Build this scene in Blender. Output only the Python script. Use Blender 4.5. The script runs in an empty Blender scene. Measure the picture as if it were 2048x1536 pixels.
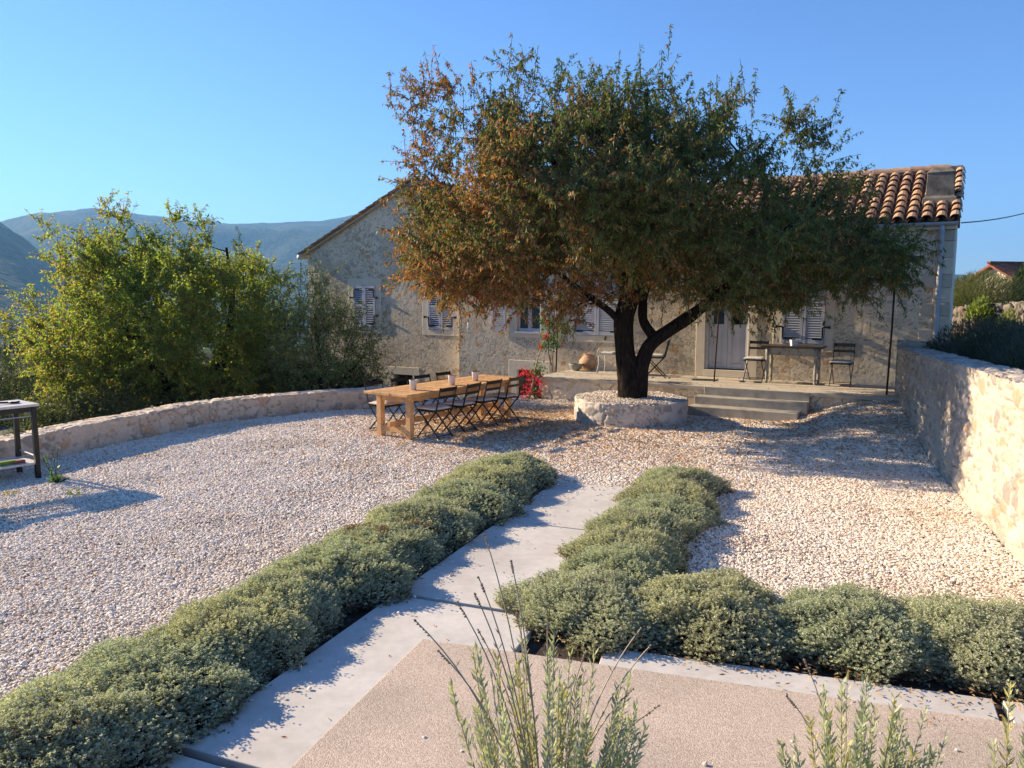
import bpy, math, random
import numpy as np
from mathutils import Vector, Matrix
random.seed(7); RNG = np.random.default_rng(11)
C = bpy.context.scene
COL = C.collection
R = math.radians
# ------------------------------------------------------------------ camera
FPX = 1540.0; PITCH = math.atan(178/FPX); CAMH = 2.3
cam = bpy.data.objects.new("camera", bpy.data.cameras.new("camera")); COL.objects.link(cam)
cam.location = (0, 0, CAMH); cam.rotation_euler = (math.pi/2-PITCH, 0, 0)
cam.data.lens = FPX/2048*36; cam.data.sensor_width = 36; cam.data.clip_start = .05; cam.data.clip_end = 20000
C.camera = cam
# ------------------------------------------------------------------ light
SUN_AZ = R(63.2); SUN_EL = R(23)               # azimuth measured left of +Y
sdir = Vector((-math.sin(SUN_AZ)*math.cos(SUN_EL), math.cos(SUN_AZ)*math.cos(SUN_EL), math.sin(SUN_EL)))
W = bpy.data.worlds.new("World"); C.world = W; W.use_nodes = True
sky = W.node_tree.nodes.new("ShaderNodeTexSky"); sky.sky_type = 'NISHITA'; sky.sun_disc = False
sky.sun_elevation = SUN_EL; sky.sun_rotation = -SUN_AZ
sky.air_density = 1.0; sky.dust_density = .0; sky.ozone_density = 4.5; sky.altitude = 0
bg = W.node_tree.nodes["Background"]; bg.inputs[1].default_value = .072
tint = W.node_tree.nodes.new("ShaderNodeMix"); tint.data_type = 'RGBA'; tint.blend_type = 'MULTIPLY'; tint.inputs[0].default_value = 1; tint.inputs[7].default_value = (.66, .80, 1.05, 1)
W.node_tree.links.new(sky.outputs[0], tint.inputs[6]); W.node_tree.links.new(tint.outputs[2], bg.inputs[0])
sl = bpy.data.lights.new("sun", 'SUN'); sl.energy = 4.6; sl.angle = R(.53); sl.color = (1, .81, .58)
so = bpy.data.objects.new("sun", sl); COL.objects.link(so); so.rotation_euler = (-sdir).to_track_quat('-Z', 'Y').to_euler()
C.view_settings.view_transform = 'Standard'; C.view_settings.look = 'None'; C.view_settings.exposure = 1.5; C.view_settings.gamma = 1

# ------------------------------------------------------------------ helpers
def vec(*a): return np.array(a, float)
def unit(a):
    a = np.asarray(a, float); n = np.linalg.norm(a, axis=-1, keepdims=True); return a/np.maximum(n, 1e-9)
def ray(px, py):
    a = (px-1024)/FPX; b = -(py-768)/FPX
    return vec(a, math.cos(PITCH)+b*math.sin(PITCH), -math.sin(PITCH)+b*math.cos(PITCH))
def at(px, py, z=0.0):
    d = ray(px, py); t = (z-CAMH)/d[2]; return vec(d[0]*t, d[1]*t, z)
def atY(px, py, Y):
    d = ray(px, py); t = Y/d[1]; return vec(d[0]*t, Y, CAMH+d[2]*t)
def proj(P):
    P = np.asarray(P, float); c, s = math.cos(PITCH), math.sin(PITCH); z = P[..., 2]-CAMH
    D = np.maximum(P[..., 1]*c-z*s, .05); u = P[..., 1]*s+z*c
    return 1024+FPX*P[..., 0]/D, 768-FPX*u/D
def sstep(a, b, x): t = np.clip((x-a)/(b-a), 0, 1); return t*t*(3-2*t)
def hash2(i, j, k=0):
    i = np.asarray(i).astype(np.int64); j = np.asarray(j).astype(np.int64)
    h = (i*374761393+j*668265263+k*1274126177) & 0xffffffff
    h = ((h ^ (h >> 13))*1274126177) & 0xffffffff; h = ((h ^ (h >> 16))*2246822519) & 0xffffffff
    return ((h ^ (h >> 15)) & 0xffffff)/float(0x1000000)
def vnoise(x, y, k=0):
    xi = np.floor(x); yi = np.floor(y); fx = x-xi; fy = y-yi; fx = fx*fx*(3-2*fx); fy = fy*fy*(3-2*fy)
    a = hash2(xi, yi, k); b = hash2(xi+1, yi, k); c = hash2(xi, yi+1, k); d = hash2(xi+1, yi+1, k)
    return (a*(1-fx)+b*fx)*(1-fy)+(c*(1-fx)+d*fx)*fy
def fbm(x, y, k=0, o=4):
    s = 0; a = .5
    for q in range(o): s = s+a*vnoise(x*2**q, y*2**q, k+q*7); a *= .5
    return s/(1-.5**o)
def worley(x, y, k=0):
    xi = np.floor(x); yi = np.floor(y); f1 = np.full(x.shape, 9.); f2 = f1.copy(); idn = np.zeros(x.shape)
    for dx in (-1, 0, 1):
        for dy in (-1, 0, 1):
            cx = xi+dx; cy = yi+dy
            px = cx+.1+.8*hash2(cx, cy, k); py = cy+.1+.8*hash2(cx, cy, k+1)
            d = np.hypot(px-x, py-y); n = d < f1
            f2 = np.where(n, f1, np.minimum(f2, d)); idn = np.where(n, hash2(cx, cy, k+2), idn); f1 = np.where(n, d, f1)
    return f1, f2, idn
ORG = {}
def np_mesh(name, V, F, mat=None, parent=None, col=None, smooth=False, mats=None, midx=None):
    """V (n,3), F: list of index arrays with a common corner count each. World coordinates, moved to the parent's origin."""
    V = np.asarray(V, float)
    o0 = ORG[parent.name] if parent is not None else np.zeros(3)
    m = bpy.data.meshes.new(name)
    Fs = [np.asarray(f, np.int32) for f in (F if isinstance(F, list) else [F]) if len(f)]
    m.vertices.add(len(V)); m.vertices.foreach_set("co", (V-o0).astype(np.float32).ravel())
    nl = sum(f.size for f in Fs); npoly = sum(len(f) for f in Fs)
    m.loops.add(nl); m.loops.foreach_set("vertex_index", np.concatenate([f.ravel() for f in Fs]))
    st = []; o = 0
    for f in Fs: st.append(o+np.arange(len(f))*f.shape[1]); o += f.size
    m.polygons.add(npoly); m.polygons.foreach_set("loop_start", np.concatenate(st).astype(np.int32))
    m.polygons.foreach_set("use_smooth", np.full(npoly, bool(smooth)))
    m.update(calc_edges=True)
    if col is not None:
        ca = m.color_attributes.new("Col", 'FLOAT_COLOR', 'POINT')
        c4 = np.ones((len(V), 4), np.float32); c4[:, :3] = col; ca.data.foreach_set("color", c4.ravel())
    if mat: m.materials.append(mat)
    ob = bpy.data.objects.new(name, m); COL.objects.link(ob)
    if parent is not None: ob.parent = parent
    ORG[ob.name] = o0
    return ob
class MB:
    def __init__(s): s.V = []; s.F = {3: [], 4: []}; s.n = 0; s.Cc = []; s.col = (1, 1, 1)
    def add(s, V, F, col=None):
        V = np.asarray(V, float); s.V.append(V)
        for f in F: s.F.setdefault(len(f), []).append([q+s.n for q in f])
        s.n += len(V); c = np.empty((len(V), 3)); c[:] = s.col if col is None else col; s.Cc.append(c)
    def box(s, c, size, ax=None, col=None):
        c = vec(*c); h = vec(*size)/2; A = np.eye(3) if ax is None else np.asarray(ax, float)
        V = [c+A.T@(h*vec(i, j, k)) for k in (-1, 1) for j in (-1, 1) for i in (-1, 1)]
        s.add(V, [(0, 2, 3, 1), (4, 5, 7, 6), (0, 1, 5, 4), (2, 6, 7, 3), (0, 4, 6, 2), (1, 3, 7, 5)], col); return s
    def bar(s, a, b, w, h=None, up=(0, 0, 1), col=None):
        a = vec(*a); b = vec(*b); h = w if h is None else h; x = unit(b-a); u = vec(*up)
        if abs(x@unit(u)) > .98: u = vec(0, 1, 0)
        y = unit(np.cross(u, x)); z = np.cross(x, y); s.box((a+b)/2, (np.linalg.norm(b-a), w, h), [x, y, z], col); return s
    def tube(s, pts, rad, k=6, caps=True, col=None):
        P = np.asarray(pts, float); n = len(P); rad = np.broadcast_to(np.asarray(rad, float), (n,))
        T = unit(np.gradient(P, axis=0)); ref = vec(0, 0, 1) if abs(T[0][2]) < .9 else vec(1, 0, 0)
        A = unit(np.cross(T, ref)); B = np.cross(T, A); an = np.arange(k)/k*2*math.pi
        V = (P[:, None]+rad[:, None, None]*(np.cos(an)[None, :, None]*A[:, None]+np.sin(an)[None, :, None]*B[:, None])).reshape(-1, 3)
        F = [(i*k+j, i*k+(j+1) % k, (i+1)*k+(j+1) % k, (i+1)*k+j) for i in range(n-1) for j in range(k)]
        if caps: F += [tuple(range(k))[::-1], tuple((n-1)*k+j for j in range(k))]
        s.add(V, F, col); return s
    def lathe(s, c, prof, k=24, col=None, cap=True):
        c = vec(*c); an = np.arange(k)/k*2*math.pi; V = []
        for r, z in prof: V += [c+vec(r*math.cos(a), r*math.sin(a), z) for a in an]
        n = len(prof); F = [(i*k+j, i*k+(j+1) % k, (i+1)*k+(j+1) % k, (i+1)*k+j) for i in range(n-1) for j in range(k)]
        if cap: F += [tuple(range(k))[::-1], tuple((n-1)*k+j for j in range(k))]
        s.add(V, F, col); return s
    def poly_prism(s, pts, z0, z1, col=None):
        n = len(pts); V = [vec(p[0], p[1], z0) for p in pts]+[vec(p[0], p[1], z1) for p in pts]
        s.add(V, [tuple(range(n))[::-1], tuple(range(n, 2*n))]+[(i, (i+1) % n, n+(i+1) % n, n+i) for i in range(n)], col); return s
    def build(s, name, mat, parent=None, bevel=0, smooth=False, col=False):
        ob = np_mesh(name, np.concatenate(s.V), [f for f in s.F.values() if f], mat, parent, np.concatenate(s.Cc) if col else None, smooth)
        if bevel:
            b = ob.modifiers.new("bevel", 'BEVEL'); b.width = bevel; b.segments = 2; b.limit_method = 'ANGLE'
        return ob
def thing(name, label, cat, loc=(0, 0, 0), group=None, rz=0):
    o = bpy.data.objects.new(name, None); COL.objects.link(o); o.empty_display_size = .1; o.location = loc; o.rotation_euler = (0, 0, rz)
    o["label"] = label; o["category"] = cat
    if group: o["group"] = group
    ORG[o.name] = vec(*loc) if not rz else np.zeros(3)
    return o
def tag(o, label, cat, group=None):
    o["label"] = label; o["category"] = cat
    if group: o["group"] = group
    return o
def struct(o, kind="structure"): o["kind"] = kind; return o
def kids(o): return [c for c in bpy.data.objects if c.parent == o]
def copy_tree(o, parent=None):
    c = o.copy(); COL.objects.link(c)
    if parent is not None: c.parent = parent
    for ch in kids(o): copy_tree(ch, c)
    return c
# ------------------------------------------------------------------ materials
class NT:
    def __init__(s, name):
        s.m = bpy.data.materials.new(name); s.m.use_nodes = True; s.t = s.m.node_tree; s.b = s.t.nodes["Principled BSDF"]; s.out = s.t.nodes["Material Output"]
    def n(s, typ, **kw):
        nd = s.t.nodes.new("ShaderNode"+typ)
        for k, v in kw.items():
            if k in nd.inputs.keys(): nd.inputs[k].default_value = v
            else: setattr(nd, k, v)
        return nd
    def l(s, a, b): s.t.links.new(a, b)
    def coord(s): return s.n("TexCoord").outputs["Object"]
    def noise(s, scale, detail=4, rough=.55, vecin=None, out="Fac"):
        nd = s.n("TexNoise"); nd.inputs["Scale"].default_value = scale; nd.inputs["Detail"].default_value = detail; nd.inputs["Roughness"].default_value = rough
        s.l(vecin if vecin is not None else s.coord(), nd.inputs["Vector"]); return nd.outputs[out]
    def ramp(s, fac, stops):
        r = s.n("ValToRGB"); e = r.color_ramp.elements
        while len(e) < len(stops): e.new(.5)
        for q, (p, c) in zip(e, stops): q.position = p; q.color = (*c, 1)
        s.l(fac, r.inputs[0]); return r.outputs[0]
    def mix(s, a, b, fac, mode='MIX'):
        m = s.n("Mix", data_type='RGBA', blend_type=mode)
        for v, i in ((fac, 0), (a, 6), (b, 7)):
            if hasattr(v, "is_output"): s.l(v, m.inputs[i])
            else: m.inputs[i].default_value = v if i == 0 else (*v, 1)
        return m.outputs[2]
    def bump(s, h, strength=.3, dist=.02):
        b = s.n("Bump"); b.inputs["Strength"].default_value = strength; b.inputs["Distance"].default_value = dist; s.l(h, b.inputs["Height"]); s.l(b.outputs[0], s.b.inputs["Normal"])
    def base(s, c):
        if hasattr(c, "is_output"): s.l(c, s.b.inputs["Base Color"])
        else: s.b.inputs["Base Color"].default_value = (*c, 1)
    def set(s, rough=.7, metal=0, spec=.4):
        s.b.inputs["Roughness"].default_value = rough; s.b.inputs["Metallic"].default_value = metal; s.b.inputs["Specular IOR Level"].default_value = spec; return s.m
def m_var(name, c1, c2, scale=6, rough=.75, bump=.15, bscale=60, bdist=.004, metal=0, spec=.35, stops=None):
    t = NT(name); f = t.noise(scale); t.base(t.ramp(f, stops or [(.3, c1), (.7, c2)]))
    if bump: t.bump(t.noise(bscale, 5), bump, bdist)
    return t.set(rough, metal, spec)
def m_vcol(name, rough=.85, nscale=25, amt=.35, bump=.4, bscale=45, bdist=.012, spec=.2, tint=None):
    t = NT(name); a = t.n("Attribute", attribute_name="Col").outputs["Color"]
    f = t.ramp(t.noise(nscale, 5, .65), [(.25, (1-amt,)*3), (.75, (1+amt*.35,)*3)])
    c = t.mix(a, f, 1.0, 'MULTIPLY'); t.base(c)
    if bump: t.bump(t.noise(bscale, 6, .7), bump, bdist)
    return t.set(rough, 0, spec)
def m_leaf(name, trans=.35, rough=.55, spec=.3, sat=1.0):
    t = NT(name); a = t.n("Attribute", attribute_name="Col").outputs["Color"]; t.base(a); t.set(rough, 0, spec)
    tr = t.n("BsdfTranslucent"); g = t.mix(a, (1.0, 1.05, .55), 1.0, 'MULTIPLY'); g2 = t.mix(g, (1.6, 1.6, 1.6), 1.0, 'MULTIPLY'); t.l(g2, tr.inputs[0])
    mx = t.n("MixShader"); mx.inputs[0].default_value = trans; t.l(t.b.outputs[0], mx.inputs[1]); t.l(tr.outputs[0], mx.inputs[2]); t.l(mx.outputs[0], t.out.inputs[0]); return t.m
M = {}
M['rubble'] = m_vcol('rubble_stone', bump=.3, bscale=45, bdist=.004, amt=.36)
M['rubble_near'] = m_vcol('pale_wall_stone', bump=.5, bscale=55, bdist=.012, amt=.22, nscale=30)
M['plaster'] = m_var('lime_plaster', (.68, .585, .44), (.78, .685, .53), 5, .9, .3, 50, .006)
M['white'] = m_var('painted_wood', (.46, .47, .52), (.55, .56, .61), 4, .5, .08, 80, .002)
M['black'] = m_var('black_metal', (.012, .012, .013), (.022, .021, .02), 8, .45, .1, 90, .001, .3)
M['rust'] = m_var('rusty_metal', (.035, .02, .014), (.08, .04, .025), 14, .85, .2, 80, .002, .2)
M['dark'] = m_var('dark_interior', (.01, .01, .011), (.018, .017, .017), 3, .8, 0)
M['steel'] = m_var('galvanised_steel', (.32, .34, .36), (.42, .44, .46), 7, .45, .05, 60, .001, .5)
M['pipe'] = m_var('grey_painted_pipe', (.36, .39, .43), (.44, .47, .5), 5, .5, .05, 60, .001)
def _():
    t = NT('window_glass'); t.base((.012, .014, .017)); m = t.set(.08, 0, .3); return m
M['glass'] = _()
M['terracotta'] = m_vcol('roof_tile', bump=.3, bscale=40, bdist=.006, amt=.4, nscale=9)
M['pot'] = m_var('terracotta_pot', (.42, .22, .12), (.56, .36, .22), 7, .85, .2, 60, .003)
M['bowl'] = m_var('stone_bowl', (.22, .22, .18), (.34, .33, .28), 14, .9, .3, 60, .004)
M['cushion'] = m_var('cushion_fabric', (.62, .50, .40), (.72, .60, .50), 20, .95, .3, 160, .002)
M['cushion_pale'] = m_var('pale_cushion_fabric', (.46, .44, .40), (.60, .57, .52), 16, .95, .3, 160, .002)
M['whitepot'] = m_var('white_ceramic', (.66, .63, .60), (.74, .71, .68), 9, .55, .05, 60, .001)
def _():
    t = NT('pine_wood'); mp = t.n("Mapping"); mp.inputs["Scale"].default_value = (9, 9, 9); at_ = t.n("Attribute", attribute_name="Col").outputs["Color"]
    t.l(t.coord(), mp.inputs[0]); mp.inputs["Rotation"].default_value = (0, 0, R(34.8)); mp.inputs["Scale"].default_value = (26, 1.6, 26)
    f = t.noise(1.6, 6, .6, mp.outputs[0]); k = t.noise(5, 2)
    c = t.ramp(f, [(.25, (.46, .24, .09)), (.55, (.62, .37, .165)), (.8, (.70, .46, .23))])
    c = t.mix(c, t.ramp(k, [(.3, (.8, .78, .75)), (.7, (1.1, 1.08, 1.05))]), 1, 'MULTIPLY'); c = t.mix(c, at_, 1, 'MULTIPLY'); t.base(c); t.bump(f, .15, .003); return t.set(.55, 0, .35)
M['pine'] = _()
M['oldwood'] = m_var('worn_painted_wood', (.10, .08, .06), (.34, .32, .27), 9, .8, .3, 60, .003, stops=[(.3, (.12, .09, .07)), (.5, (.32, .30, .25)), (.75, (.38, .36, .31))])
M['darkwood'] = m_var('dark_table_top', (.03, .022, .018), (.07, .05, .04), 9, .6, .2, 60, .003)
M['brownwood'] = m_var('brown_louvre_wood', (.10, .06, .04), (.16, .10, .07), 9, .8, .3, 60, .003)
def _():
    t = NT('concrete_slab'); a = t.noise(1.3, 6, .65); b = t.noise(14, 5, .6); c = t.ramp(a, [(.3, (.47, .44, .395)), (.5, (.55, .52, .47)), (.7, (.62, .585, .53))])
    c = t.mix(c, t.ramp(b, [(.3, (.9, .9, .9)), (.7, (1.05, 1.05, 1.05))]), 1, 'MULTIPLY')
    v = t.n("TexVoronoi"); v.inputs["Scale"].default_value = 30; t.l(t.coord(), v.inputs["Vector"])
    c = t.mix(c, (.25, .23, .2), t.ramp(v.outputs["Distance"], [(.04, (.5,)*3), (.07, (0, 0, 0))])); t.base(c); t.bump(t.noise(120, 4), .12, .002); return t.set(.85, 0, .25)
M['slab'] = _()
def _():
    t = NT('washed_aggregate'); v = t.n("TexVoronoi"); v.inputs["Scale"].default_value = 170; t.l(t.coord(), v.inputs["Vector"])
    c = t.ramp(v.outputs["Color"], [(.15, (.38, .305, .24)), (.5, (.53, .435, .345)), (.85, (.66, .565, .465))]); d = t.ramp(t.noise(1.1, 4), [(.3, (.78, .78, .78)), (.7, (1.1, 1.07, 1.05))])
    c = t.mix(c, d, 1, 'MULTIPLY'); t.base(c); t.bump(v.outputs["Distance"], .5, -.004); return t.set(.9, 0, .2)
M['aggregate'] = _()
M['terrace'] = m_var('terrace_concrete', (.40, .35, .28), (.52, .46, .37), 2.2, .85, .2, 70, .003)
M['step'] = m_var('step_concrete', (.30, .27, .22), (.42, .38, .32), 5, .9, .5, 60, .006, stops=[(.25, (.22, .2, .17)), (.5, (.36, .33, .28)), (.75, (.44, .40, .34))])
M['soil'] = m_var('dark_soil', (.025, .018, .013), (.06, .042, .03), 22, .95, .6, 50, .02)
def _():
    t = NT('gravel_bed'); v = t.n("TexVoronoi"); v.inputs["Scale"].default_value = 34; t.l(t.coord(), v.inputs["Vector"])
    t.base(t.ramp(v.outputs["Color"], [(.2, (.56, .48, .40)), (.6, (.72, .63, .54)), (.9, (.82, .73, .63))])); t.bump(v.outputs["Distance"], 1., -.03); return t.set(.9, 0, .2)
M['gravelbed'] = _()
def _():
    t = NT('gravel_stone'); oi = t.n("ObjectInfo"); c = t.ramp(oi.outputs["Random"], [(0, (.54, .46, .39)), (.12, (.74, .635, .51)), (.5, (.84, .76, .645)), (.8, (.90, .835, .735)), (.95, (.80, .62, .46)), (1, (.42, .27, .18))])
    f = t.noise(30, 4); c = t.mix(c, t.ramp(f, [(.3, (.85, .84, .83)), (.7, (1.05, 1.05, 1.05))]), 1, 'MULTIPLY')
    g = t.noise(.7, 5, .65, t.n("NewGeometry").outputs["Position"]); c = t.mix(c, t.ramp(g, [(.32, (.80, .75, .69)), (.5, (1, 1, 1)), (.75, (1.04, 1.03, 1.02))]), 1, 'MULTIPLY'); t.base(c); return t.set(.8, 0, .3)
M['gravelstone'] = _()
def _():
    t = NT('bark'); mp = t.n("Mapping"); mp.inputs["Scale"].default_value = (18, 18, 3.2); t.l(t.coord(), mp.inputs[0]); f = t.noise(1.5, 7, .7, mp.outputs[0])
    t.base(t.ramp(f, [(.35, (.010, .007, .006)), (.55, (.032, .022, .016)), (.75, (.085, .058, .042))])); t.bump(f, 1., .06); return t.set(.95, 0, .1)
M['bark'] = _()
M['twig'] = m_var('twig', (.05, .035, .025), (.10, .075, .055), 20, .9, 0)
M['paletwig'] = m_var('pale_twig', (.34, .28, .19), (.46, .38, .27), 20, .9, 0)
M['leaf'] = m_leaf('almond_leaf', .30)
M['leaf_bright'] = m_leaf('backlit_leaf', .55)
M['herb'] = m_leaf('grey_herb_leaf', .28, .8, .15)
M['lav'] = m_leaf('lavender_leaf', .25, .7, .2)
M['petal'] = m_leaf('red_bract', .35, .6, .2)
M['litter'] = m_leaf('dry_leaf', .1, .8, .2)
def _():
    t = NT('forest_hills'); v = t.n("TexVoronoi"); v.inputs["Scale"].default_value = .09; t.l(t.coord(), v.inputs["Vector"]); f = t.noise(.006, 6, .6)
    c = t.ramp(v.outputs["Color"], [(.2, (.010, .018, .008)), (.6, (.026, .042, .016)), (.9, (.05, .065, .026))]); c = t.mix(c, (.13, .12, .07), t.ramp(f, [(.5, (0, 0, 0)), (.75, (.6,)*3)]))
    t.base(c); t.bump(v.outputs["Distance"], 1., -3.); return t.set(1, 0, .05)
M['hill'] = _()
M['earth'] = m_var('dry_earth', (.035, .04, .018), (.085, .075, .04), 1.2, .95, .6, 14, .05)

# ------------------------------------------------------------------ layout frame
TL = vec(.57, 17.13, 0)                            # terrace front-left corner
ER = vec(.863, -.505, 0); NI = vec(.505, .863, 0); NO = -NI; UP = vec(0, 0, 1)
F0 = TL+1.85*NI
def FP(s, z, o=0, base=F0): return base+ER*s+UP*z+NO*o     # point on the facade plane; o = metres proud of it
def fac(px, py, base=F0):                          # pixel -> (s, z) on the facade plane
    d = ray(px, py); c = vec(0, 0, CAMH); t = ((base-c)@NI)/(d@NI); p = c+d*t; return (p-base)@ER, p[2]
U = vec(.370, .929, 0); Vv = vec(.929, -.370, 0)   # path frame
def PF(a, b, z=0): return Vv*a+U*b+UP*z
WA = vec(4.31, 6.26); WB = vec(6.9, 13.75); WD = unit(WB-WA); WN = vec(-WD[1], WD[0])
def gz(x, y):                                      # gravel height
    x = np.asarray(x, float); y = np.asarray(y, float)
    dw = (x-WA[0])*WN[0]+(y-WA[1])*WN[1]; al = (x-WA[0])*WD[0]+(y-WA[1])*WD[1]
    return .42*sstep(3.6, 7.9, al)*(1-sstep(.1, 2.1, dw))+.035*(vnoise(x*1.1, y*1.1, 3)-.5)+.015*(vnoise(x*3.1, y*3.1, 4)-.5)
# ------------------------------------------------------------------ ground, gravel, paths
lw = [(-9.2, 5.2), (-7.55, 8.2), (-6.68, 9.95), (-6.15, 11.6), (-5.45, 13.55), (-4.1, 14.8), (-2.85, 15.55), (-2.45, 15.8)]
def build_ground():
    xs = np.arange(-60, 60.1, .75); ys = np.arange(-30, 75.1, .75); X, Y = np.meshgrid(xs, ys)
    px = np.array([p[0] for p in lw]); py = np.array([p[1] for p in lw])
    wl = np.interp(Y, py, px-.15); left = np.clip(wl-X, 0, None); left = np.where(Y > 16.2, np.clip(1.2-X-(-.5), 0, None), left)
    z = -.16-1.0*sstep(.05, 1.2, left)-.10*np.clip(left-1, 0, None)**1.08
    far = sstep(16.6, 18.5, Y)*(X < 4); z = np.minimum(z, -.16-.75*far-.06*np.clip(Y-20, 0, None)*(X < 6))
    dw = (X-WA[0])*WN[0]+(Y-WA[1])*WN[1]; rr = sstep(-.2, -1.0, dw)*(X > 2)*(Y > 2); z = z*(1-rr)+rr*(1.0+.02*(X-6))
    z = z+.25*(fbm(X*.3, Y*.3, 5)-.5)*(np.abs(z+.16) > .1)
    n = X.shape; I = np.arange(X.size).reshape(n); F = np.stack([I[:-1, :-1], I[:-1, 1:], I[1:, 1:], I[1:, :-1]], -1).reshape(-1, 4)
    struct(np_mesh("ground", np.stack([X, Y, z], -1).reshape(-1, 3), F, M['earth'], smooth=True))
build_ground()
def build_hills():
    th = np.linspace(R(-75), R(75), 420); r = np.concatenate([np.geomspace(52, 700, 60), np.linspace(720, 4300, 130)])
    T, Rr = np.meshgrid(th, r); pxx = 1024+FPX*np.tan(T)
    hA = np.interp(pxx, [-3500, -300, 20, 100, 180, 290, 400, 480, 560, 640, 700, 800, 900, 1100, 1400, 2048, 2600, 4500], [500, 480, 457, 441, 434, 441, 452, 458, 458, 450, 442, 428, 432, 470, 525, 566, 575, 575])
    hB = np.interp(pxx, [-3500, -400, -100, 0, 60, 120, 200, 300, 420, 5000], [380, 400, 428, 457, 492, 540, 592, 650, 800, 900])
    cosT = np.cos(T); Yc = Rr*cosT
    zA = CAMH+(590-hA)/FPX*3300*cosT; zB = CAMH+(590-hB)/FPX*1700*cosT
    fl = np.where(pxx < 1500, -45., -8.)*sstep(50, 420, Rr)-2.2
    ga = np.where(Rr < 3300, sstep(900, 3300, Rr), 1-.5*sstep(3300, 4300, Rr)); gb = np.where(Rr < 1700, sstep(450, 1700, Rr), 1-sstep(1700, 2600, Rr))
    x = Rr*np.sin(T); y = Yc
    nz = (fbm(x*.0035, y*.0035, 9, 5)-.5)
    z = np.maximum(fl+(zA-fl)*ga, np.where(zB > fl, fl+(zB-fl)*gb, fl))
    z = z+nz*110*np.clip(ga*1.0+gb, 0, 1)*(1-.85*sstep(2500, 3200, Rr)*(1-sstep(3400, 3600, Rr)))*(1-.85*np.exp(-((Rr-1700)/220)**2))*sstep(300, 900, Rr)+(vnoise(x*.03, y*.03, 4)-.5)*5*sstep(300, 900, Rr)
    n = T.shape; I = np.arange(T.size).reshape(n); F = np.stack([I[:-1, :-1], I[:-1, 1:], I[1:, 1:], I[1:, :-1]], -1).reshape(-1, 4)
    struct(np_mesh("hills", np.stack([x, y, z], -1).reshape(-1, 3), F, M['hill'], smooth=True))
build_hills()
def in_poly(x, y, P):
    P = np.asarray(P, float)[:, :2]; ins = np.zeros(np.shape(x), bool); j = len(P)-1
    for i in range(len(P)):
        xi, yi = P[i]; xj, yj = P[j]
        c = ((yi > y) != (yj > y)) & (x < (xj-xi)*(y-yi)/(yj-yi+1e-12)+xi); ins ^= c; j = i
    return ins
TLs = TL; TR = TL+ER*7.19
court = [(-9.2, 5.2), *lw[1:], (-1.2, 17.0), (.55, 17.6), *[tuple((TL+ER*s)[:2]) for s in (0, 7.3)], tuple(WB), tuple(WA), (3.2, 3.0), (-9.2, 1.5)]
PC = vec(2.2, 14.15); PR = 1.04
aL, aR = -2.94, -1.74                             # path edges
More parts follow.
